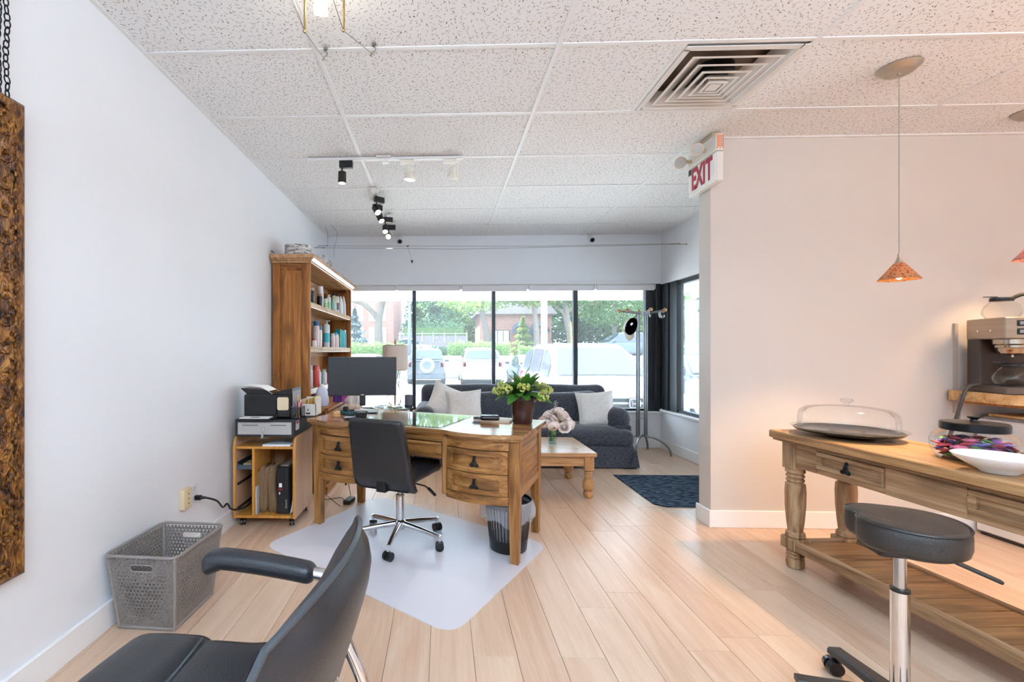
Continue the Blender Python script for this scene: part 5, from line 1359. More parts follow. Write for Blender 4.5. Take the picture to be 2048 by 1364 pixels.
beige = plain('cap_beige', 'c9b9a6', .8); dkl = plain('cap_lining', '0f1110', .95, spec=.05)
# cap hangs by its strap: the open side looks at the room (-y)
def dome(u, v, r): 
    a = 2*PI*u; b = v*PI/2
    return (r*.78*math.cos(a)*math.cos(b), .10*math.sin(b)*r/.095, r*1.12*math.sin(a)*math.cos(b))
MB().grid(lambda u, v: dome(u, v, .095), 28, 8, cu=True).build('crown', plain('cap_white', 'd9d3cb', .8), o)
MB().grid(lambda u, v: dome(1-u, v*.97, .090), 28, 8, cu=True).build('lining', dkl, o)
m = MB(); m.grid(lambda u, v: ((2*u-1)*.072*(1-.25*v*v), -.004-.045*v+.02*(2*u-1)**2, -.098-.060*v+.050*(2*u-1)**2), 12, 6); m.grid(lambda u, v: ((1-2*u)*.072*(1-.25*v*v), .0-.045*v+.02*(2*u-1)**2, -.100-.062*v+.050*(2*u-1)**2), 12, 6)
m.build('brim', beige, o, sharp=60)
MB().box(-.035, -.012, -.004, .0, .005, .035, M=T(ry=.5)).build('size_label', paper, o)
MB().tube([(.0, 0, .105), (.0, -.005, .125), (.004, -.008, .15)], .004, 6).build('strap', dkl, o)

# entrance mat
t = NT('ribbed_mat'); v = t.coords((1, 1, 1), False)
n1 = t.noise(t.coords((9, 26, 1), False), 1.6, 1, .5, .5); n2 = t.noise(v, 260, 2)
c = t.ramp(n1, [(.42, lin('262f3b')), (.58, lin('56687d'))]); c = t.mix(t.ramp(n2, [(.4, .45), (.65, 0.)]), c, lin('20262e'))
t.bsdf(c, .95, 0, .1, t.math('ADD', n1, t.math('MULTIPLY', n2, .5)), .8, .006)
o = tag(MB().prism([(1.655, 4.475), (2.66, 4.475), (2.66, 3.575), (1.72, 3.575), (1.655, 3.64)], .0006, .008).build('entrance_mat', t.m, None), 'dark blue grey ribbed entrance mat on floor beside the partition', 'mat')
# ================================================================ CONSOLE TABLE AND COFFEE CORNER
rw = lambda ax: wood('rustic_'+ax, '6d4d33', 'a17d5a', 'bf9e7a', ax, 1, .55, .3, .45, .08, .4)
rtop = wood('rustic_top', '7d5835', 'ad8357', 'c79d6e', 'y', 1, .40, .4, .4, .05, .2)
RZ = math.radians(3.6)
CO = thing('console_table', 'long rustic console table with turned legs, two drawers and slatted lower shelf', 'table', (1.872, 2.69, 0), RZ)
# local: x = depth away from the room (0..W), y = 0 at the far end, running to -L towards the camera
Wd, L, zt = .46, 1.95, .752
MB().box(0, Wd, -L, 0, zt-.042, zt, c=.005).build('tabletop', rtop, CO)
MB().box(.012, Wd-.012, -L+.01, -.012, zt-.055, zt-.042, c=.004).build('edge_moulding', rw('y'), CO)
ix = .045
MB().box(Wd-.075, Wd-.05, -L+.12, -.10, .565, zt-.055).build('rear_apron', rw('y'), CO)
MB().box(.06, Wd-.06, -.075, -.05, .565, zt-.055).build('end_apron', rw('x'), CO)
# front apron (looks at the room, -x) with two drawers
ys = [-.11, -.255, -.60, -.90, -1.33, -L+.11]
zb = .565
for a, b in ((ys[1], ys[0]), (ys[3], ys[2]), (ys[5], ys[4])): MB().box(.052, .080, a, b, zb, zt-.055).build('apron', rw('y'), CO)
for a, b in ((ys[2], ys[1]), (ys[4], ys[3])):
    MB().box(.056, .080, a, b, zb, .590).box(.056, .080, a, b, .682, zt-.055).build('apron_rail', rw('y'), CO)
    f = .022
    dm = MB().box(.044, .075, a+.004, b-.004, .592, .592+f, c=.003).box(.044, .075, a+.004, b-.004, .680-f, .680, c=.003).box(.044, .075, a+.004, a+.030, .592+f, .680-f, c=.003).box(.044, .075, b-.030, b-.004, .592+f, .680-f, c=.003).box(.060, .075, a+.028, b-.028, .592+f, .680-f)
    dr = dm.build('drawer', rw('y'), CO, sharp=25)
    h = pull(dr, 0, 0, 0, .95); h.location = (.050, (a+b)/2, .640); h.rotation_euler = (0, 0, -PI/2)
leg_p = [(.028, 0), (.040, .006), (.043, .03), (.041, .05), (.034, .056), (.042, .064), (.042, .070), (.034, .076), (.042, .084), (.042, .090), (.034, .098), (.040, .104)]
leg_t = [(.040, .168), (.046, .176), (.044, .195), (.034, .205), (.036, .215), (.041, .26), (.047, .34), (.049, .42), (.046, .465), (.035, .474), (.042, .482), (.042, .490), (.034, .497), (.043, .505), (.043, .513), (.035, .520), (.046, .530), (.046, .540), (.040, .548)]
for x in (.085, Wd-.085):
    for y in (-.085, -L+.085):
        m = MB().lathe(leg_p, 22, c=(x, y, 0)).box(x-.048, x+.048, y-.048, y+.048, .104, .168, c=.004).lathe(leg_t, 22, c=(x, y, 0)).box(x-.042, x+.042, y-.042, y+.042, .548, zt-.055, c=.003)
        m.build('leg', rw('z'), CO)
MB().box(.045, .078, -L+.13, -.13, .106, .160, c=.004).build('shelf_edge', rw('y'), CO)
MB().box(Wd-.078, Wd-.045, -L+.13, -.13, .106, .160, c=.004).build('shelf_edge', rw('y'), CO)
for y in (-.10, -L+.10): MB().box(.13, Wd-.13, y-.018, y+.018, .106, .160, c=.003).build('end_rail', rw('x'), CO)
y = -.12
while y > -L+.13:
    y2 = max(y-.098-rnd.random()*.02, -L+.12)
    MB().box(.079, Wd-.079, y2+.003, y-.003, .128, .152+rnd.uniform(-.001, .001), c=.002).build('shelf_slat', wood('slat_wood', '6b4a2d', '92693f', 'ab8052', 'x', 1, .5, .3, .5, .15, .3), CO)
    y = y2
CM = Matrix.Translation(CO.location) @ Matrix.Rotation(RZ, 4, 'Z')
def on_con(x, y, z=0): q = CM @ Vector((x, y, zt+z)); return (q.x, q.y, q.z)

# cake dome
o = thing('cake_plate', 'round dark glass footed cake plate at far end of the console table', 'plate', on_con(.232, -.235, .0005))
dark_gl = plain('dark_glass', '0d0d12', .10, spec=.5, var=.02)
MB().lathe([(.10, 0), (.105, .004), (.11, .010), (.19, .020), (.215, .028), (.222, .036), (.218, .038), (.19, .030), (.0, .026)], 48).build('plate', dark_gl, o)
MB().shell([(.219, .0375), (.234, .047), (.236, .046), (.222, .035)], 48).build('clear_rim', clear, o)
MB().lathe([(0, .0265), (.15, .0275)], 40).build('paper_doily', plain('doily', '4b4744', .35, .3, var=.6, vscale=40), o)
o = thing('cake_dome', 'clear glass cake dome with knob covering the dark plate', 'dome', on_con(.232, -.235, .0325))
dg = glass('dome_glass', (.975, .985, .985), .16)
MB().shell([(.200, .0), (.203, .004), (.202, .07), (.194, .098), (.170, .116), (.10, .126), (.02, .130)], 56).build('dome', dg, o)
MB().lathe([(.012, .130), (.010, .142), (.024, .150), (.028, .158), (.022, .166), (0, .168)], 22).build('knob', glass('knob_glass', (.93, .95, .96), .5), o)

# candy jar
jx, jy = .275, -.745
o = thing('candy_jar', 'wide glass candy jar with black metal lid on the console table', 'jar', on_con(jx, jy, .0005))
MB().shell([(.085, .004), (.10, 0), (.112, .010), (.126, .04), (.128, .075), (.118, .100), (.098, .113), (.090, .118), (.090, .128)], 44).build('glass', glass('jar_glass', (.95, .97, .975), .2), o)
lid = plain('lid_black', '1c1d20', .32, .6)
MB().lathe([(.096, .120), (.098, .122), (.098, .150), (.094, .154), (.02, .158)], 44).build('lid', lid, o)
MB().lathe([(.014, .156), (.010, .166), (.020, .174), (.020, .178), (.0, .180)], 18).build('lid_knob', lid, o)
cc = ['c23a55', '8b5aa8', '5e4d97', 'd2556b', '5f9a4e', 'a8324a', '7b6fc0', 'd76f86', '3a3f6b', 'b8475f']
cn = ['crimson', 'lilac', 'violet', 'rose red', 'green', 'dark red', 'lavender', 'pink', 'navy', 'raspberry']
def wrap(c, twist):
    m = MB()
    def f(u, v, s2):
        x = 2*u-1; y = 2*v-1; pin = 1-.0*abs(x)
        th = (1-min(1, abs(x)/.72)**4)*(1-y**4) if abs(x) < .72 else 0
        return (x*.027, y*.013*(1-.55*math.exp(-((abs(x)-.72)/.10)**2)), s2*.006*max(0, th)+.0015*math.sin(x*20)*(abs(x) > .7))
    m.grid(lambda u, v: f(u, v, 1), 13, 5); m.grid(lambda u, v: f(1-u, v, -1), 13, 5)
    return m.mesh('candy', plain('wrapper_'+c, c, .22, spec=.7, var=.25, vscale=70), sharp=60)
csrc = [wrap(c, i) for i, c in enumerate(cc)]
jl = on_con(jx, jy, .0005)
k = 0
for layer, (r, z) in enumerate(((.03, .016), (.085, .018), (.06, .030), (.098, .036), (.02, .044), (.075, .052), (.100, .058), (.045, .066), (.088, .074), (.0, .080), (.06, .086))):
    n = max(1, int(2*PI*r/.045))
    for j in range(n):
        a = 2*PI*(j+.37*layer)/n; i = (k*7+layer) % 10; k += 1
        b = bpy.data.objects.new('candy', csrc[i]); COL.objects.link(b)
        b.location = (jl[0]+r*math.cos(a), jl[1]+r*math.sin(a), jl[2]+z); b.rotation_euler = (rnd.uniform(-.5, .5), rnd.uniform(-.4, .4), a+PI/2+rnd.uniform(-.4, .4))
        tag(b, 'shiny %s wrapped candy in the glass candy jar' % cn[i], 'candy', 'wrapped %s candies in the jar' % cn[i])
# bowls
o = thing('white_bowl', 'wide white ceramic bowl in front of the candy jar on the console table', 'bowl', on_con(.118, -.945, .0005))
MB().lathe([(.045, 0), (.050, .003), (.052, .008), (.085, .028), (.115, .050), (.122, .062), (.119, .063), (.110, .052), (.08, .032), (.04, .016), (0, .014)], 48).build('bowl', plain('white_ceramic', 'ecebea', .15, var=.01), o)
o = thing('metal_bowl', 'small bronze mirrored bowl holding green candies at the right edge', 'bowl', on_con(.325, -.955, .0005))
MB().lathe([(.035, 0), (.040, .004), (.070, .030), (.083, .060), (.081, .061), (.067, .032), (.03, .010), (0, .009)], 40).build('bowl', plain('bronze_mirror', 'b99a78', .10, 1.0), o)
for k in range(14):
    a = k*2.4; r = .012*math.sqrt(k)
    b = MB().cushion(.028, .016, .011, .005, 3).build('mint', plain('mint_%d' % (k % 2), ['b9c26a', 'e9e2c9'][k % 2], .35), None, on_con(.325+r*math.cos(a), -.955+r*math.sin(a), .045+.004*(k % 3)), (rnd.uniform(-.4, .4), rnd.uniform(-.4, .4), a))
    tag(b, '%s mint in the bronze bowl' % ['yellow green', 'cream'][k % 2], 'candy', '%s mints in the bronze bowl' % ['yellow green', 'cream'][k % 2])

# wall shelf, coffee maker
pine = wood('shelf_pine', 'b17c45', 'cf9f63', 'dcb682', 'x', 1, .4, .4, .4, .05)
o = thing('wall_shelf', 'thick pine shelf with rounded end on the partition, under the coffee maker', 'shelf', (3.36, YP, .94))
MB().prism(rrect(1.5, .40, .06, 6, .75, -.202), -.062, 0).build('board', pine, o)
MB().box(.10, 1.4, -.36, -.005, -.085, -.064, c=.003).build('under_batten', wood('batten_pine', '96602f', 'b67c40', 'c68d50', 'x', 1, .5, .3, .2, .05), o)
tag(MB().box(0, .02, -.015, 0, -.16, .44).build('wall_panel', plain('panel_greige', 'b5a597', .5), None, (3.425, YP-.0005, .945)), 'narrow greige strip on the wall behind the coffee maker', 'panel')
CF = thing('coffee_maker', 'stainless steel commercial coffee maker on the pine shelf', 'coffee maker', (3.44, 3.125, .9405), math.radians(-18))
ss = plain('coffee_steel', 'a8998a', .34, .85, var=.05, vscale=2, stretch=(1, 1, 30)); dkb = plain('coffee_dark', '453c38', .4, .2)
MB().box(0, .235, -.30, 0, .332, .462, c=.006).build('head', ss, CF)
MB().box(.012, .225, -.10, -.008, .045, .332).build('column', plain('column_brown', '3a2a20', .4, .2), CF)
MB().box(.004, .014, -.105, -.004, .045, .332).build('side_panel', dkb, CF)
MB().box(-.002, .237, -.31, 0, .0, .045, c=.005).build('base', plain('coffee_base', '6f645c', .35, .7), CF)
BXc, BYc = .105, -.185
MB().lathe([(.0, .047), (.078, .046), (.075, .051), (0, .0515)], 28, c=(BXc, BYc, .0)).build('warmer', black_pl, CF)
MB().lathe([(.022, .235), (.055, .245), (.065, .265), (.066, .272), (.074, .280), (.075, .295), (.082, .302), (.083, .330)], 30, c=(BXc, BYc, 0)).cyl((BXc, BYc, .222), (BXc, BYc, .238), .006, n=10).build('brew_basket', plain('basket_steel', 'b9aa98', .18, 1.0), CF)
MB().tube(spline([(.17, -.23, .315), (.21, -.33, .317), (.22, -.37, .31)], 4), .010, 8).build('basket_handle', black_pl, CF)
for z in (.425, .375):
    for j, x in enumerate((.070, .108)):
        s2 = MB().box(x-.016, x+.016, -.306, -.299, z-.018, z+.018, c=.003).build('switch', black_pl, CF)
        MB().box(x-.009, x+.009, -.309, -.305, z-.010, z+.010, c=.002).build('rocker', plain('rocker_red', '8e2a22', .35) if j else plain('rocker_grey', '8b8f92', .35), s2)
for y in (-.20, -.10): MB().cyl((-.001, y, .385), (-.003, y, .385), .006, n=10).build('screw', chrome, CF)
CFM = Matrix.Translation(CF.location) @ Matrix.Rotation(math.radians(-18), 4, 'Z')
def carafe(label, loc, rz, liquid):
    o = thing('coffee_carafe', label, 'carafe', loc, rz, 'glass coffee carafes')
    MB().shell([(.050, .001), (.068, .004), (.083, .028), (.084, .045), (.072, .080), (.050, .103), (.046, .112)], 36).lathe([(0, .002), (.05, .001)], 36).build('glass', glass('carafe_glass', (.93, .94, .93), .22), o)
    MB().lathe([(.049, .108), (.051, .112), (.050, .128), (.044, .132), (.02, .134)], 28).prism([(-.03, -.02), (-.085, -.008), (-.085, .008), (-.03, .02)], .132, .136, M=T(0, 0, 0, 0, .06, 0)).build('collar', black_pl, o)
    MB().tube(spline([(.045, 0, .125), (.075, 0, .142), (.105, 0, .146), (.125, 0, .12), (.14, 0, .07), (.143, 0, .055)], 5), [.011]*26, 8).build('handle', black_pl, o)
    MB().box(.052, .0705, -.012, .012, .066, .078).build('mark', plain('print_grey2', 'b9b6b2', .5), o) if liquid else None
    return o
carafe('empty glass coffee carafe with black collar on top of the coffee maker', tuple(CFM @ Vector((.10, -.115, .4625))), -.55, False)
carafe('glass coffee carafe on the warming plate inside the coffee maker', tuple(CFM @ Vector((BXc, BYc, .052))), -.5, True)
o = thing('appliance_cord', 'grey black cable looping down from the coffee maker behind the jar', 'cord', (3.40, 3.05, .94))
MB().tube(spline([(.045, -.02, .04), (.0, -.02, .045), (-.05, -.01, .02), (-.075, .0, -.08), (-.08, .04, -.24), (-.10, .09, -.42)], 6), .010, 8).build('cable', plain('cable_dark', '4b4541', .5), o)
MB().tube(spline([(.045, .02, .03), (-.02, .03, .02), (-.045, .04, -.08), (-.03, .05, -.18), (-.07, .06, -.26), (-.10, .05, -.22)], 6), .006, 8).build('thin_cable', plain('cable_grey', '8b8079', .5), o)
# small fridge with a board on top
o = thing('mini_fridge', 'white small fridge standing on floor under the wall shelf at right', 'fridge', (3.53, 2.55, 0))
MB().box(0, .55, .06, .60, .022, .76, c=.008).build('cabinet', plain('fridge_white', 'd9d6d3', .3), o)
MB().box(0, .55, 0, .055, .03, .76, c=.010).build('door', plain('fridge_white', 'd9d6d3', .3), o)
MB().box(.01, .54, .08, .58, .0, .022).build('foot_base', black_pl, o)
b = MB().box(0, .50, 0, .50, 0, .016, c=.003).build('grey_tray', plain('tray_grey', '87827e', .4), None, (3.54, 2.62, .7605)); tag(b, 'grey tray on top of the small white fridge', 'tray')
b = MB().box(0, .48, 0, .46, 0, .018, c=.004).build('cutting_board', wood('board_wood', 'b08048', 'cda065', 'd8b17c', 'x', 1, .45, .3, 0, .05), None, (3.55, 2.64, .7770)); tag(b, 'wooden cutting board lying on the grey tray under the shelf', 'board')

# saddle stool
o = thing('saddle_stool', 'black saddle-seat stool on chrome column in the right foreground', 'stool', (1.455, 1.505, 0), math.radians(-14))
sl = plain('stool_leather', '2b2826', .36, var=.1, bump=.5, bscale=330)
def stool_outline(n=56):
    o2 = []
    for k in range(n):
        a = 2*PI*k/n
        r = 1-.22*math.exp(-((a-PI*.93)/.30)**2)-.05*math.exp(-((a-PI*.42)/.35)**2)+.04*math.exp(-((a-PI*1.2)/.3)**2)
        o2.append((.008+.142*math.cos(a)*r, .152*math.sin(a)*r))
    return o2
so = stool_outline()
def seat_fn(u, v):
    k = int(round(u*56)) % 56; x, y = so[k]
    # v 0 bottom centre .. 1 top centre
    pr = [(0, 0), (.85, 0), (.97, .012), (1.0, .030), (1.0, .066), (.975, .082), (.95, .085), (.92, .088), (.6, .090), (.3, .082), (0, .080)]
    i = v*(len(pr)-1); j = min(int(i), len(pr)-2); f = i-j
    r = pr[j][0]*(1-f)+pr[j+1][0]*f; z = pr[j][1]*(1-f)+pr[j+1][1]*f
    return (x*r, y*r, .583+z+.010*(x/.2)**2*r)
st_ = MB().grid(seat_fn, 56, 31, cu=True).build('seat', sl, o, sharp=70)
MB().tube([(x*.985, y*.985, .583+.083+.010*(x/.2)**2) for x, y in so], .0035, 6, closed=True).build('piping', plain('black_piping', '141517', .4), st_)
MB().prism(rrect(.17, .13, .015), .565, .585).build('seat_plate', black_pl, o)
MB().tube([(.05, -.02, .570), (.115, -.045, .560)], .005, 8).cushion(.105, .022, .011, .005, 4, (0, 0, 0), None, T(.152, -.058, .545, 0, .38, -.28)).build('lever', black_pl, o)
MB().cyl((0, 0, .44), (0, 0, .573), .0155, n=24).build('gas_column', plain('matt_chrome', 'b6b7ba', .16, 1.0), o)
MB().lathe([(.0235, .437), (.0245, .440), (.0245, .447), (.015, .448)], 28).build('collar', black_pl, o)
MB().cyl((0, 0, .08), (0, 0, .439), .0235, n=30).build('column_sleeve', chrome, o)
nyl = plain('nylon_black', '23262b', .42, bump=.2, bscale=400)
MB().lathe([(.045, .060), (.05, .068), (.047, .105), (.038, .112)], 24).build('hub', nyl, o)
for k in range(5):
    a = math.radians(14+158)+2*PI*k/5
    m = MB(); n = 8; vs = []
    for i in range(n+1):
        u = i/n; r = .03+.235*u; hw_ = .028-.006*u+.004*u**8; zt_ = .112-.022*u; th_ = .034-.012*u
        for (q, z) in ((-hw_, zt_-th_), (-hw_, zt_-.006), (-hw_*.75, zt_), (hw_*.75, zt_), (hw_, zt_-.006), (hw_, zt_-th_)): vs.append((r, q, z))
    f = [(i*6+j, i*6+(j+1) % 6, (i+1)*6+(j+1) % 6, (i+1)*6+j) for i in range(n) for j in range(6)]+[tuple(range(6))[::-1], tuple(n*6+j for j in range(6))]
    arm = m.add(vs, f, Matrix.Rotation(a, 4, 'Z')).build('base_arm', nyl, o)
    b2 = a+.9+k*1.3; cx, cy = .25*math.cos(a), .25*math.sin(a)
    c = MB().cyl((cx, cy, .05), (cx, cy, .075), .007, n=8).box(-.006, .006, -.012, .026, .022, .056, c=.004, M=T(cx, cy, 0, 0, 0, b2)).build('caster', nyl, arm)
    M2 = T(cx, cy, 0, 0, 0, b2)
    for s2 in (-1, 1): c2 = MB().cyl((s2*.006, .014, .0275), (s2*.027, .014, .0275), .0272, .024, 18, M=M2).build('wheel_pair', cw, arm)
# ================================================================ OUTSIDE THE WINDOW
GZ = -.36                                             # parking lot level below the shop floor
asph = plain('pale_bounce_lot', 'c4c4c2', .9, var=.10, vscale=1.5)  # made paler than asphalt to bounce more sunlight into the room
struct('ground_lot', MB().box(-60, 70, YB+.3, 27.0, GZ-.3, GZ), asph)
struct('sidewalk', MB().box(-60, 70, YB+.17, YB+1.1, GZ, GZ+.14, c=.01), plain('concrete', 'c9c7c3', .9, var=.06))
struct('ground_street', MB().box(-90, 110, 27.2, 80, .55, .75), plain('street_asphalt', '6f7278', .9, var=.06))
struct('wall_planter', MB().box(-60, 70, 26.4, 27.2, GZ, .92, c=.03), plain('planter_concrete', '8f9294', .9, var=.05))
for k in range(13):
    x = -11.5+2.55*k
    MB().box(x-.05, x+.05, 14.5, 20.0, GZ, GZ+.004).build('parking_line', plain('line_paint', 'dedede', .8), bpy.data.objects['ground_lot'])
# canopy over the shop front
sof = plain('soffit_white', 'e3e1df', .7, var=.01)
cn_ = struct('roof_canopy', MB().box(-6, 3.6, YB+.17, 7.35, 2.06, 2.75).box(3.6, 6.5, YB+.17, 6.7, 2.10, 2.75).box(-6, XL-.12, YB-.2, YB+.17, GZ, 4.2).box(XA+.16, 5.2, YP2, YB+.17, 2.06, 2.75), sof)
MB().box(-6, 3.62, 7.30, 7.42, 2.01, 2.75, c=.01).build('fascia', plain('fascia_white', 'dad9d8', .6), cn_)
for k in range(4): MB().box(-6, 3.6, 6.15+.3*k, 6.16+.3*k, 2.055, 2.0605).build('soffit_joint', plain('joint_grey', 'b0aeb0', .7), cn_)
MB().box(3.62, 6.6, 6.66, 6.80, 1.98, 2.75, c=.01).build('fascia', plain('fascia_pink', 'cbb2a8', .6), cn_)
struct('wall_building', MB().box(-14, 14, YB-9.2, YB+.16, 2.75, 5.2), plain('building_wall', 'a58c7c', .8))

# ---- cars
tire_m = plain('tire', '1c1d20', .7); rim_m = plain('rim', 'a9adb3', .3, .8)
gl_car = plain('car_glass', '39434d', .08, spec=.8, var=.02)
chr_c = plain('car_chrome', 'c9ccd0', .15, 1.0)
redl = plain('tail_red', 'b5383f', .2); whitel = plain('head_clear', 'd7dde2', .1, spec=.8)
plate_m = plain('plate_white', 'dfe2e6', .5)
def lerp_tab(tab, x):
    for (a, b), (c, d) in zip(tab, tab[1:]):
        if x <= c: return b+(d-b)*(x-a)/(c-a) if c > a else d
    return tab[-1][1]
def car(label, loc, rz, col, L, Wc, H, shape='suv', extras=(), rough=.18):
    """local: nose at +x, z=0 on the ground"""
    o = thing('parked_car', label, 'car', loc, rz, 'cars parked outside the window')
    paint = plain('paint_'+col, col, rough, .15, .6, var=.02, vscale=1, Coat_Weight=.6, Coat_Roughness=.05)
    h = L/2; gc = .22
    if shape == 'suv':
        belt = [(-h, .62*H), (-h*.9, .64*H), (h*.35, .60*H), (h*.55, .585*H), (h*.9, .53*H), (h, .44*H)]
        roof = [(-h*.97, .64*H), (-h*.86, .94*H), (-h*.6, 1.0*H), (h*.0, .99*H), (h*.12, .965*H), (h*.47, .60*H)]
    else:
        belt = [(-h, .60*H), (-h*.75, .68*H), (h*.4, .66*H), (h*.85, .58*H), (h, .46*H)]
        roof = [(-h*.72, .68*H), (-h*.38, .96*H), (-h*.1, 1.0*H), (h*.08, .97*H), (h*.42, .66*H)]
    m = MB(); n = 28; sec = 14
    def body(i, j):
        x = -h+L*i/n; zb = lerp_tab(belt, x); e = abs(x)/h
        wd = Wc/2*(1-.14*max(0, e-.75)**1.5/.125*.6)
        z0 = gc+.10*max(0, e-.85)/.15
        pr = [(-.90, z0), (-1.0, z0+.10), (-1.0, z0+(zb-z0)*.55), (-.97, z0+(zb-z0)*.85), (-.90, zb), (-.5, zb+.015), (0, zb+.025)]
        pr = pr+[(-a, b) for a, b in pr[-2::-1]]
        a, b = pr[j]; return (x, a*wd, b)
    ns = 13
    m.add([body(i, j) for i in range(n+1) for j in range(ns)], [(i*ns+j, i*ns+j+1, (i+1)*ns+j+1, (i+1)*ns+j) for i in range(n) for j in range(ns-1)]+[tuple(range(ns))[::-1], tuple(n*ns+j for j in range(ns))])
    x0, x1 = roof[0][0], roof[-1][0]; n2 = 22
    def cab(i, j):
        x = x0+(x1-x0)*i/n2; zr = lerp_tab(roof, x); zb = lerp_tab(belt, x)-.02; f = max(0, zr-zb)/(H*.38)
        pr = [(-.93, zb), (-.93+.15*min(1, f), zb+(zr-zb)*.85), (-.66, zr), (0, zr+.02), (.66, zr), (.93-.15*min(1, f), zb+(zr-zb)*.85), (.93, zb)]
        a, b = pr[j]; return (x, a*Wc/2, b)
    m.add([cab(i, j) for i in range(n2+1) for j in range(7)], [(i*7+j, i*7+j+1, (i+1)*7+j+1, (i+1)*7+j) for i in range(n2) for j in range(6)])
    m.build('body', paint, o, sharp=40)
    off = .012
    def zr(x): return lerp_tab(roof, x)
    def zb(x): return lerp_tab(belt, x)
    # windscreen and rear glass
    for nm, xa, xb in (('windshield', roof[-2][0]+.02, roof[-1][0]-.06), ('rear_window', roof[1][0]-.01, roof[0][0]+.03 if shape == 'suv' else roof[0][0]+.08)):
        sg = 1 if nm == 'windshield' else -1
        vs = []
        for i in range(7):
            f = .06+.88*i/6; x = xa+(xb-xa)*f
            ww = Wc/2*(.64+.22*f); z = zr(x)+.014
            for j in range(5):
                q = -1+j/2; vs.append((x+sg*.02+sg*.03*(1-q*q), q*ww, z+.012*(1-q*q)))
        b = MB().add(vs, [(i*5+j, i*5+j+1, (i+1)*5+j+1, (i+1)*5+j) for i in range(6) for j in range(4)])
        b.build(nm, gl_car, o, sharp=60)
    if shape == 'suv': wins = [(-h*.84, -h*.50), (-h*.46, -h*.06), (-.02*h, h*.30)]
    else: wins = [(-h*.52, -h*.12), (-h*.08, h*.28)]
    for s2 in (-1, 1):
        for xa, xb in wins:
            vs = []
            for x in [xa+(xb-xa)*i/5 for i in range(6)]:
                z1 = zb(x)+.02; z2 = min(zr(x)-.05, zb(x)+(zr(x)-zb(x))*.84)
                if z2 < z1+.03: z2 = z1+.03
                zt = zr(x); f = min(1, max(0, (zt-zb(x))/(H*.38)))
                def yy(z): return (.93-.15*f*min(1, (z-zb(x))/max(.05, (zt-zb(x))*.85)))*Wc/2+off
                vs += [(x, s2*yy(z1), z1), (x, s2*yy(z2), z2)]
            MB().add(vs, [(2*i, 2*i+1, 2*i+3, 2*i+2) for i in range(5)]).build('side_window', gl_car, o)
        MB().cushion(.10, .20, .14, .05, 4, (h*.30, s2*(Wc/2+.10), zb(h*.3)+.06)).build('wing_mirror', paint, o)
        MB().box(-h*.5, h*.4, s2*(Wc/2-.005), s2*(Wc/2+.012), gc+.02, gc+.10).build('door_sill', plain('sill_dark', '33353a', .6), o)
        for xw in (-h*.60, h*.62):
            r = .345 if shape == 'suv' else .315
            wl = MB().lathe([(r*.62, -.11), (r, -.10), (r, .10), (r*.66, .11)], 26, M=T(xw, s2*(Wc/2-.10), r, PI/2)).build('wheel', tire_m, o)
            rm = MB().lathe([(0, 0), (r*.66, 0), (r*.68, .006)], 22, M=T(xw, s2*(Wc/2+.006), r, s2*-PI/2))
            for k in range(6):
                a = 2*PI*k/6; rm.box(-.03, .03, .05, r*.62, .0, .018, M=T(xw, s2*(Wc/2+.008), r, s2*-PI/2) @ Matrix.Rotation(a, 4, 'Z'))
            rm.build('rim', rim_m, wl)
    # ends
    zf = zb(h*.9)
    for s2 in (-1, 1):
        MB().cushion(.16, .36, .15, .05, 4, (h-.10, s2*(Wc/2-.27), zf-.10)).build('headlight', whitel, o)
        if shape == 'suv': MB().cushion(.10, .20, .28, .04, 4, (-h+.05, s2*(Wc/2-.15), .55*H)).build('taillight', redl, o)
        else: MB().cushion(.10, .40, .13, .04, 4, (-h+.05, s2*(Wc/2-.25), .53*H)).build('taillight', redl, o)
    MB().cushion(.20, Wc*.94, .26, .08, 4, (-h+.03, 0, gc+.17)).build('rear_bumper', plain('bumper_'+col, col, .3), o)
    MB().cushion(.20, Wc*.94, .24, .08, 4, (h-.04, 0, gc+.15)).build('front_bumper', plain('bumper_'+col, col, .3), o)
    MB().box(-h-.075, -h-.062, -.15, .15, .50*H-.06 if shape == 'suv' else gc+.28, .50*H+.02 if shape == 'suv' else gc+.36).build('licence_plate', plate_m, o)
    if 'spare' in extras:
        sp = MB().lathe([(0, .20), (.28, .19), (.345, .14), (.35, .02), (.34, 0)], 32, M=T(-h+.01, -.06, .90, 0, -PI/2, 0)).build('spare_wheel_cover', plain('cover_grey', '6a727c', .25, .3), o)
        MB().lathe([(0, .206), (.20, .203)], 28, M=T(-h+.008, -.06, .90, 0, -PI/2, 0)).build('cover_badge', plain('cover_dark', '4b545e', .2), sp)
    if 'grille' in extras:
        zg = zf-.13
        g = MB().box(h-.02, h+.045, -.52, .52, zg-.16, zg+.10, c=.01).build('grille', plain('grille_dark', '2b333c', .4), o)
        for k in range(3): MB().cushion(.06, 1.04, .040, .018, 4, (h+.05, 0, zg+.075-.085*k)).build('grille_bar', chr_c, g)
        e = MB().prism(rrect(.155, .13, .035, 5), 0, .02, M=T(h+.075, 0, zg-.01) @ Euler((PI/2, 0, PI/2)).to_matrix().to_4x4()).build('emblem', plain('emblem_dark', '3a4754', .3), o)
        q = MB().tube([(h+.097, y, zg-.01+z) for y, z in rrect(.155, .13, .035, 5)], .010, 8, closed=True)
        for s2 in (-1, 1): q.tube([(h+.097, s2*.030, zg-.062), (h+.099, s2*.034, zg-.01), (h+.097, s2*.044, zg+.042)], .010, 6)
        q.tube([(h+.099, -.033, zg-.014), (h+.099, .033, zg-.014)], .009, 6).build('emblem_letter', chr_c, e)
        MB().box(h+.055, h+.068, -.155, .155, zg-.37, zg-.29).build('front_plate', plate_m, o)
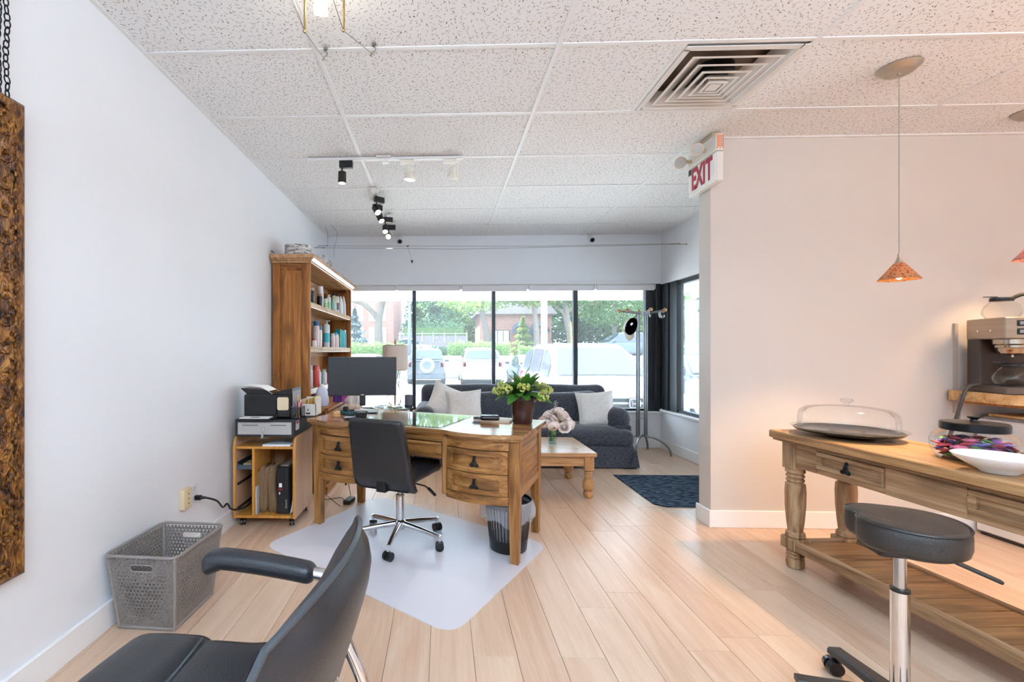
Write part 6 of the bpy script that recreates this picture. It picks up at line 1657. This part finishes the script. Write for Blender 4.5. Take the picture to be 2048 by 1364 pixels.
        MB().box(h-.02, h+.05, -.75, .75, gc+.04, gc+.14, c=.01).build('lower_intake', plain('grille_dark', '2b333c', .4), o)
        for s2 in (-1, 1): MB().tube([(h*.46, s2*.06, zb(h*.46)+.03), (h*.45, s2*.35+.1, zb(h*.45)+.035), (h*.44, s2*.55+.15, zb(h*.44)+.05)], .008, 6).build('wiper', black_pl, o)
    return o
U = PI/2
car('large white sport utility vehicle nose-in close to the window, chrome grille facing the shop', (2.90, 9.45, GZ), -U, 'e9ebee', 4.75, 1.92, 1.72, 'suv', ('grille',))
car('dark blue-grey compact SUV with round spare wheel cover on its tail', (-.72, 23.0, GZ), U, '3d454f', 4.0, 1.78, 1.68, 'suv', ('spare',))
car('silver white SUV seen from behind beyond the sofa, middle of the row', (1.85, 23.2, GZ), U, '93989f', 4.6, 1.90, 1.72, 'suv')
car('dark sedan parked between the silver SUV and the large white one', (4.15, 21.5, GZ), U+.0, '2e3946', 4.5, 1.78, 1.42, 'sedan')
car('pale grey sedan left of the table lamp, partly behind the monitor', (-3.55, 21.8, GZ), U-.25, '9aa0a8', 4.6, 1.80, 1.42, 'sedan')
car('slate blue sedan seen through the alcove side window', (6.85, 12.2, GZ), -U, '444c59', 4.6, 1.82, 1.45, 'sedan')
car('dark minivan on the street behind the white SUV roof', (12.4, 32.2, .75), PI, '4a5560', 4.9, 1.9, 1.75, 'suv')
car('small pale blue car far away on the street, beside the lamp post', (-2.3, 36.3, .75), 0, '9fb0c4', 4.2, 1.75, 1.45, 'sedan')

# ---- vegetation
barkm = plain('tree_bark', '6b625a', .9, var=.2, vscale=8, bump=.6, bscale=40, stretch=(1, 1, .2))
pale_bark = plain('pale_bark', '766d64', .9, var=.15, vscale=8)
greens = [leafmat('foliage_lime', '55782f', '9db35c'), leafmat('foliage_mid', '36622f', '6d9454'), leafmat('foliage_deep', '234f30', '4a7a50'), leafmat('foliage_blue', '4f6d73', '93aaac', .3), leafmat('hedge_leaf', '467530', '8fae58')]
def crown(blobs, n, size, seed):
    r = random.Random(seed); m = MB(); vs = []; f = []
    tot = sum(b[3]*b[4]*b[5] for b in blobs)
    for (cx, cy, cz, rx, ry, rz) in blobs:
        for _ in range(int(n*rx*ry*rz/tot)):
            q = Vector((r.gauss(0, 1), r.gauss(0, 1), r.gauss(0, 1))).normalized()*(.55+.5*r.random())
            p = Vector((cx+rx*q.x, cy+ry*q.y, cz+rz*q.z)); a = Vector((r.gauss(0, 1), r.gauss(0, 1), r.gauss(0, 1))).normalized(); b = a.orthogonal().normalized()
            s2 = size*(.6+.8*r.random()); k = len(vs)
            vs += [p-a*s2, p+b*s2*.55, p+a*s2, p-b*s2*.55]; f.append((k, k+1, k+2, k+3))
    return m.add(vs, f)
def tree(label, x, y, z0, trunk, tr, blobs, n, size, gm_, seed, bark=barkm, branches=(), name='leafy_tree', grp='trees beyond the parking lot'):
    o = thing(name, label, 'tree', (x, y, z0), group=grp)
    MB().tube(spline(trunk, 4), [tr*(1-.45*i/((len(trunk)-1)*4)) for i in range((len(trunk)-1)*4+1)], 10).build('trunk', bark, o)
    for b in branches: MB().tube(spline(b[0], 4), [b[1]*(1-.5*i/((len(b[0])-1)*4)) for i in range((len(b[0])-1)*4+1)], 8).build('branch', bark, o)
    crown(blobs, n, size, seed).build('foliage', gm_, o, kind='stuff', sharp=0)
    return o
tree('forked street tree in front of the brick building at left, grey trunk', -4.2, 31, .75, [(0,0,0), (-.1,0,1.8), (.0,0,2.9), (.5,0,5.0)], .34, [(1, 0, 5.4, 3.2, 2.5, 1.5), (-4, 0, 4.6, 1.8, 1.5, .8)], 2600, .14, greens[0], 1, branches=[([(-.05,0,2.5), (-.9,0,3.5), (-2.2,-.1,4.0), (-3.6,-.1,4.1)], .2)])
tree('street tree with leaning trunk left of the low brick house', 3.4, 33, .75, [(0,0,0), (-.15,0,1.6), (-.45,0,3.0), (-.75,0,5.0)], .27, [(-1.0, 0, 4.6, 3.4, 2, 1.3), (1.8, 0, 4.9, 2.6, 2, 1.1)], 3600, .13, greens[0], 2)
tree('pale trunk tree right of the house door', 6.8, 33, .75, [(0,0,0), (.0,0,1.6), (-.15,0,3.2), (-.3,0,4.6)], .24, [(-.2, 0, 4.8, 2.6, 2, 1.2)], 2600, .13, greens[0], 3, pale_bark)
tree('grey trunk tree behind the right end of the white SUV roof line', 9.6, 34, .75, [(0,0,0), (-.15,0,1.6), (-.45,0,3.2), (-.4,0,4.6)], .32, [(0, 0, 4.9, 3.2, 2, 1.2)], 3200, .13, greens[1], 4, pale_bark, branches=[([(-.45,0,3.0), (-1.4,0,3.9), (-2.6,0,4.3)], .12), ([(-.45,0,3.2), (.8,0,3.8), (2.0,0,4.0)], .10)])
tree('slim tree behind the dark minivan', 13.2, 35.5, .75, [(0,0,0), (.0,0,2.0), (.1,0,4.4)], .20, [(0, 0, 4.2, 3.4, 2, 1.9)], 4200, .13, greens[1], 5, pale_bark)
for k, (x, y, s2, g_, q) in enumerate(((-.8, 48.5, 1.0, 1, 'broad green tree behind the lamp post'), (3.0, 49.0, .95, 0, 'sunlit lime green tree in the middle distance'), (7.6, 51.0, 1.0, 1, 'bushy tree above the low house roof'), (12.9, 44, 1.1, 2, 'dark green tree behind the utility pole'), (17.0, 43, 1.2, 1, 'full green tree behind the minivan'), (19.5, 41, 1.2, 0, 'bright tree at right end of the big window'), (24, 38, 1.2, 1, 'tree seen past the coat stand'), (17.5, 30.2, .8, 0, 'tree seen through the alcove side window'))):
    tree(q, x, y, .75, [(0,0,0), (.1,0,1.2*s2), (0,0,3.5*s2)], .3, [(0, 0, 4.2*s2, 3.0*s2, 2.2*s2, 3.2*s2), (-1.4*s2, -.5, 2.6*s2, 2.0*s2, 1.6*s2, 1.7*s2), (1.5*s2, -.4, 2.4*s2, 2.1*s2, 1.6*s2, 1.8*s2)], 6500, .20, greens[g_], 10+k)
def cone_tree(label, x, y, z0, H, R, g_, seed, n=3600, size=.12):
    o = thing('conifer', label, 'tree', (x, y, z0), group='conifers beyond the parking lot')
    MB().cyl((0, 0, 0), (0, 0, H*.9), R*.09, R*.02, 8).build('trunk', barkm, o)
    r = random.Random(seed); vs = []; f = []
    for _ in range(n):
        u = r.random()**1.5; z = H*(.04+.95*u); rr = R*(1-u)*(.45+.6*math.sqrt(r.random()))*(.85+.3*math.sin(u*40)); a = r.random()*2*PI
        p = Vector((rr*math.cos(a), rr*math.sin(a), z-.12*rr)); d = Vector((math.cos(a), math.sin(a), -.35+r.gauss(0, .3))).normalized(); b = d.cross(Vector((r.gauss(0, .4), r.gauss(0, .4), 1))).normalized()
        s2 = size*(.6+.8*r.random()); k = len(vs); vs += [p-d*s2, p+b*s2*.4, p+d*s2*1.3, p-b*s2*.4]; f.append((k, k+1, k+2, k+3))
    MB().add(vs, f).build('foliage', greens[g_], o, kind='stuff', sharp=0)
cone_tree('blue spruce in front of the brick building', -6.3, 33.0, .75, 3.6, 1.35, 3, 30)
cone_tree('tall dark conifer behind the window mullion at left', -.6, 44, .75, 7.2, 1.9, 2, 31, 5200, .16)
cone_tree('young light green spruce beside the house door', 6.35, 36, .75, 3.2, 1.1, 0, 32, 2400)
def hedge(label, x0, x1, y, z0, z1, d, seed, n, g_=4, name='hedge'):
    o = thing(name, label, 'hedge', ((x0+x1)/2, y, z0), group='hedges along the planter wall')
    r = random.Random(seed); vs = []; f = []; w2 = (x1-x0)/2
    for _ in range(n):
        p = Vector((r.uniform(-w2, w2), r.uniform(-d, d), r.uniform(0, z1-z0)*(1-.15*r.random())))
        p.z += .06*math.sin(p.x*4)+.05*math.sin(p.x*9)
        a = Vector((r.gauss(0, 1), r.gauss(0, 1), r.gauss(0, 1))).normalized(); b = a.orthogonal().normalized(); s2 = .055*(.7+.8*r.random()); k = len(vs)
        vs += [p-a*s2, p+b*s2*.6, p+a*s2, p-b*s2*.6]; f.append((k, k+1, k+2, k+3))
    MB().add(vs, f).build('foliage', greens[g_], o, kind='stuff', sharp=0)
    MB().box(-w2*.97, w2*.97, -d*.6, d*.6, 0, (z1-z0)*.72).build('stems', plain('hedge_core', '55703a', .9, var=.3, vscale=20), o)
hedge('clipped green hedge left of the lamp post', -6.0, -2.35, 28.2, .75, 1.75, .5, 40, 2600)
hedge('low dark hedge behind the compact SUV', -1.75, .35, 28.6, .75, 1.45, .5, 41, 1500, 2)
hedge('large bushy hedge behind the silver SUV', .4, 4.1, 27.9, .75, 1.80, .6, 42, 3800)
hedge('hedge right of the house path', 4.7, 7.2, 28.2, .75, 1.55, .5, 43, 1900)
hedge('hedge seen past the white SUV at right', 14.5, 21, 28.4, .75, 1.7, .6, 44, 3000)
hedge('tall dense green hedge above the pale garden wall', -3.4, 2.0, 40.3, .75, 4.2, .8, 45, 4200, 2)

# ---- buildings and street furniture
t = NT('red_brick'); br_ = t.n('TexBrick'); br_.inputs['Scale'].default_value = 1.0
for a, b in (('Color1', '8a5042'), ('Color2', '98604f'), ('Mortar', 'a8968c')): br_.inputs[a].default_value = lin(b)
br_.inputs['Brick Width'].default_value = .24; br_.inputs['Row Height'].default_value = .08; br_.inputs['Mortar Size'].default_value = .01
mp = t.n('Mapping'); mp.inputs['Rotation'].default_value = (PI/2, 0, 0); tc = t.n('TexCoord'); t.l(tc.outputs['Object'], mp.inputs[0]); t.l(mp.outputs[0], br_.inputs['Vector'])
t.bsdf(br_.outputs['Color'], .85); brick = t.m
wfr = plain('house_window_frame', '3a4046', .5); wgl = plain('house_glass', 'cfdbe6', .15, spec=.8); cream_s = plain('cream_stone', 'cfc4b6', .8)
o = thing('brick_building', 'tall red brick building with narrow white windows at left beyond the street', 'building', (-7.6, 42, .75))
MB().box(-6.5, 3.2, 0, 9, 0, 9.5).build('wall', brick, o)
MB().box(-6.6, -3.4, -1.6, 0, 0, 4.2).build('front_wing', brick, o)
MB().box(-6.7, -3.3, -1.7, -1.5, 3.2, 3.45).build('cornice_band', cream_s, o)
for x in (-.9, .1, 1.2, 2.2):
    for z in (.9, 3.2, 5.6):
        f = MB().box(x-.30, x+.30, -.06, .02, z, z+1.7).build('window', plain('white_frame', 'dadcdd', .5), o); MB().box(x-.24, x+.24, -.075, -.06, z+.06, z+1.64).build('pane', wgl, f)
f = MB().box(-4.9, -3.7, -1.66, -1.58, 1.0, 2.9).build('window', plain('white_frame', 'dadcdd', .5), o); MB().box(-4.8, -3.8, -1.68, -1.66, 1.1, 2.8).build('pane', wgl, f)
for x in (-1.7, -1.35): MB().box(x-.12, x+.12, -.12, 0, 0, 9.5).build('pilaster', cream_s, o)
o = thing('brick_house', 'low red brick house with triple window and arched dark door canopy', 'building', (6.2, 39.5, .75))
MB().box(-2.9, 3.2, 0, 6, 0, 3.6).build('wall', brick, o)
MB().prism([(-3.3, 3.6), (3.6, 3.6), (2.4, 5.2), (-2.1, 5.2)], -.4, 6.4, M=Matrix(((1,0,0,0),(0,0,1,0),(0,1,0,0),(0,0,0,1)))).build('roof', plain('roof_slate', '8a7f7c', .9, var=.1), o)
f = MB().box(-1.95, -.35, -.07, .02, .95, 2.25).build('window', wfr, o)
for k in range(3): MB().box(-1.88+.50*k, -1.46+.50*k, -.09, -.07, 1.02, 2.18).build('pane', plain('bright_pane', 'e3e9ee', .2), f)
MB().box(.9, 1.9, -.05, .02, 0, 2.2).build('door', plain('house_door', '4a3f44', .5), o)
for x in (.55, 2.1):
    m = MB(); n = 12; vs = []
    for i in range(n+1):
        a = PI*i/n
        vs += [(x+.75*math.cos(a), 0, 2.15+.80*math.sin(a)), (x+.75*math.cos(a), -.9, 2.05+.55*math.sin(a))]
    m.add(vs, [(2*i, 2*i+2, 2*i+3, 2*i+1) for i in range(n)]); m.box(x-.75, x+.75, -.92, -.88, 1.95, 2.10)
    m.build('door_awning', plain('awning_blue', '445566', .7), o)
for x in (.45, 2.45): MB().box(x-.12, x+.12, -.8, -.56, 0, 2.1).prism([(x-.25, 0), (x+.25, 0), (x+.14, .9), (x-.14, .9)], -1.0, -.5, M=Matrix(((1,0,0,0),(0,0,1,0),(0,1,0,0),(0,0,0,1)))).build('porch_pier', cream_s, o)
o = thing('garden_wall', 'pale low garden wall with rail across the street, under the tall hedge', 'wall', (-.4, 39.0, .75))
MB().box(-3.3, 2.6, 0, .25, 0, 1.75).build('wall_body', plain('pale_stone', '83797a', .8), o)
for k in range(7): MB().box(-3.2+.95*k, -3.12+.95*k, -.08, -.02, 1.2, 2.05).build('rail_post', plain('rail_white', 'a5a9ad', .6), o)
MB().box(-3.3, 2.6, -.07, -.03, 1.9, 1.96).build('rail', plain('rail_white', 'a5a9ad', .6), o)
o = thing('lamp_post', 'dark street lamp post outside, left of the first mullion', 'lamp post', (-2.05, 29.2, .75))
MB().cyl((0, 0, 0), (0, 0, 3.55), .13, .095, 12).cyl((0, 0, 3.55), (0, 0, 3.85), .05, n=10).build('post', plain('post_violet_grey', '686b7c', .5), o)
MB().lathe([(.05, 3.80), (.42, 3.88), (.44, 3.93), (.1, 3.98)], 20).build('lamp_cap', plain('post_violet_grey', '686b7c', .5), o)
o = thing('utility_pole', 'pale wooden utility pole outside, right of the brick house', 'pole', (6.55, 29.5, .75))
MB().cyl((0, 0, 0), (0, 0, 6.5), .215, .19, 14).build('pole', plain('pole_grey', '8a847f', .85, var=.1, vscale=6, stretch=(1, 1, .1)), o)
o = thing('garbage_bin', 'grey wheeled garbage bin beyond the hedge at far left', 'bin', (-6.35, 30.6, .75))
MB().prism([(-.30, 0), (.30, 0), (.36, 1.0), (-.36, 1.0)], -.35, .35, M=Matrix(((1,0,0,0),(0,0,1,0),(0,1,0,0),(0,0,0,1)))).build('body', plain('bin_grey', '8d8c98', .5), o)
MB().box(-.38, .38, -.40, .38, 1.0, 1.07, c=.02).build('lid', plain('bin_grey', '8d8c98', .5), o)
o = thing('yellow_marker', 'thin yellow guy wire marker in front of the grey trunk tree', 'marker', (8.9, 31.5, .75))
MB().cyl((0, 0, 0), (-.12, 0, 2.4), .045, n=8).build('sleeve', plain('marker_yellow', 'd8d24a', .5), o)
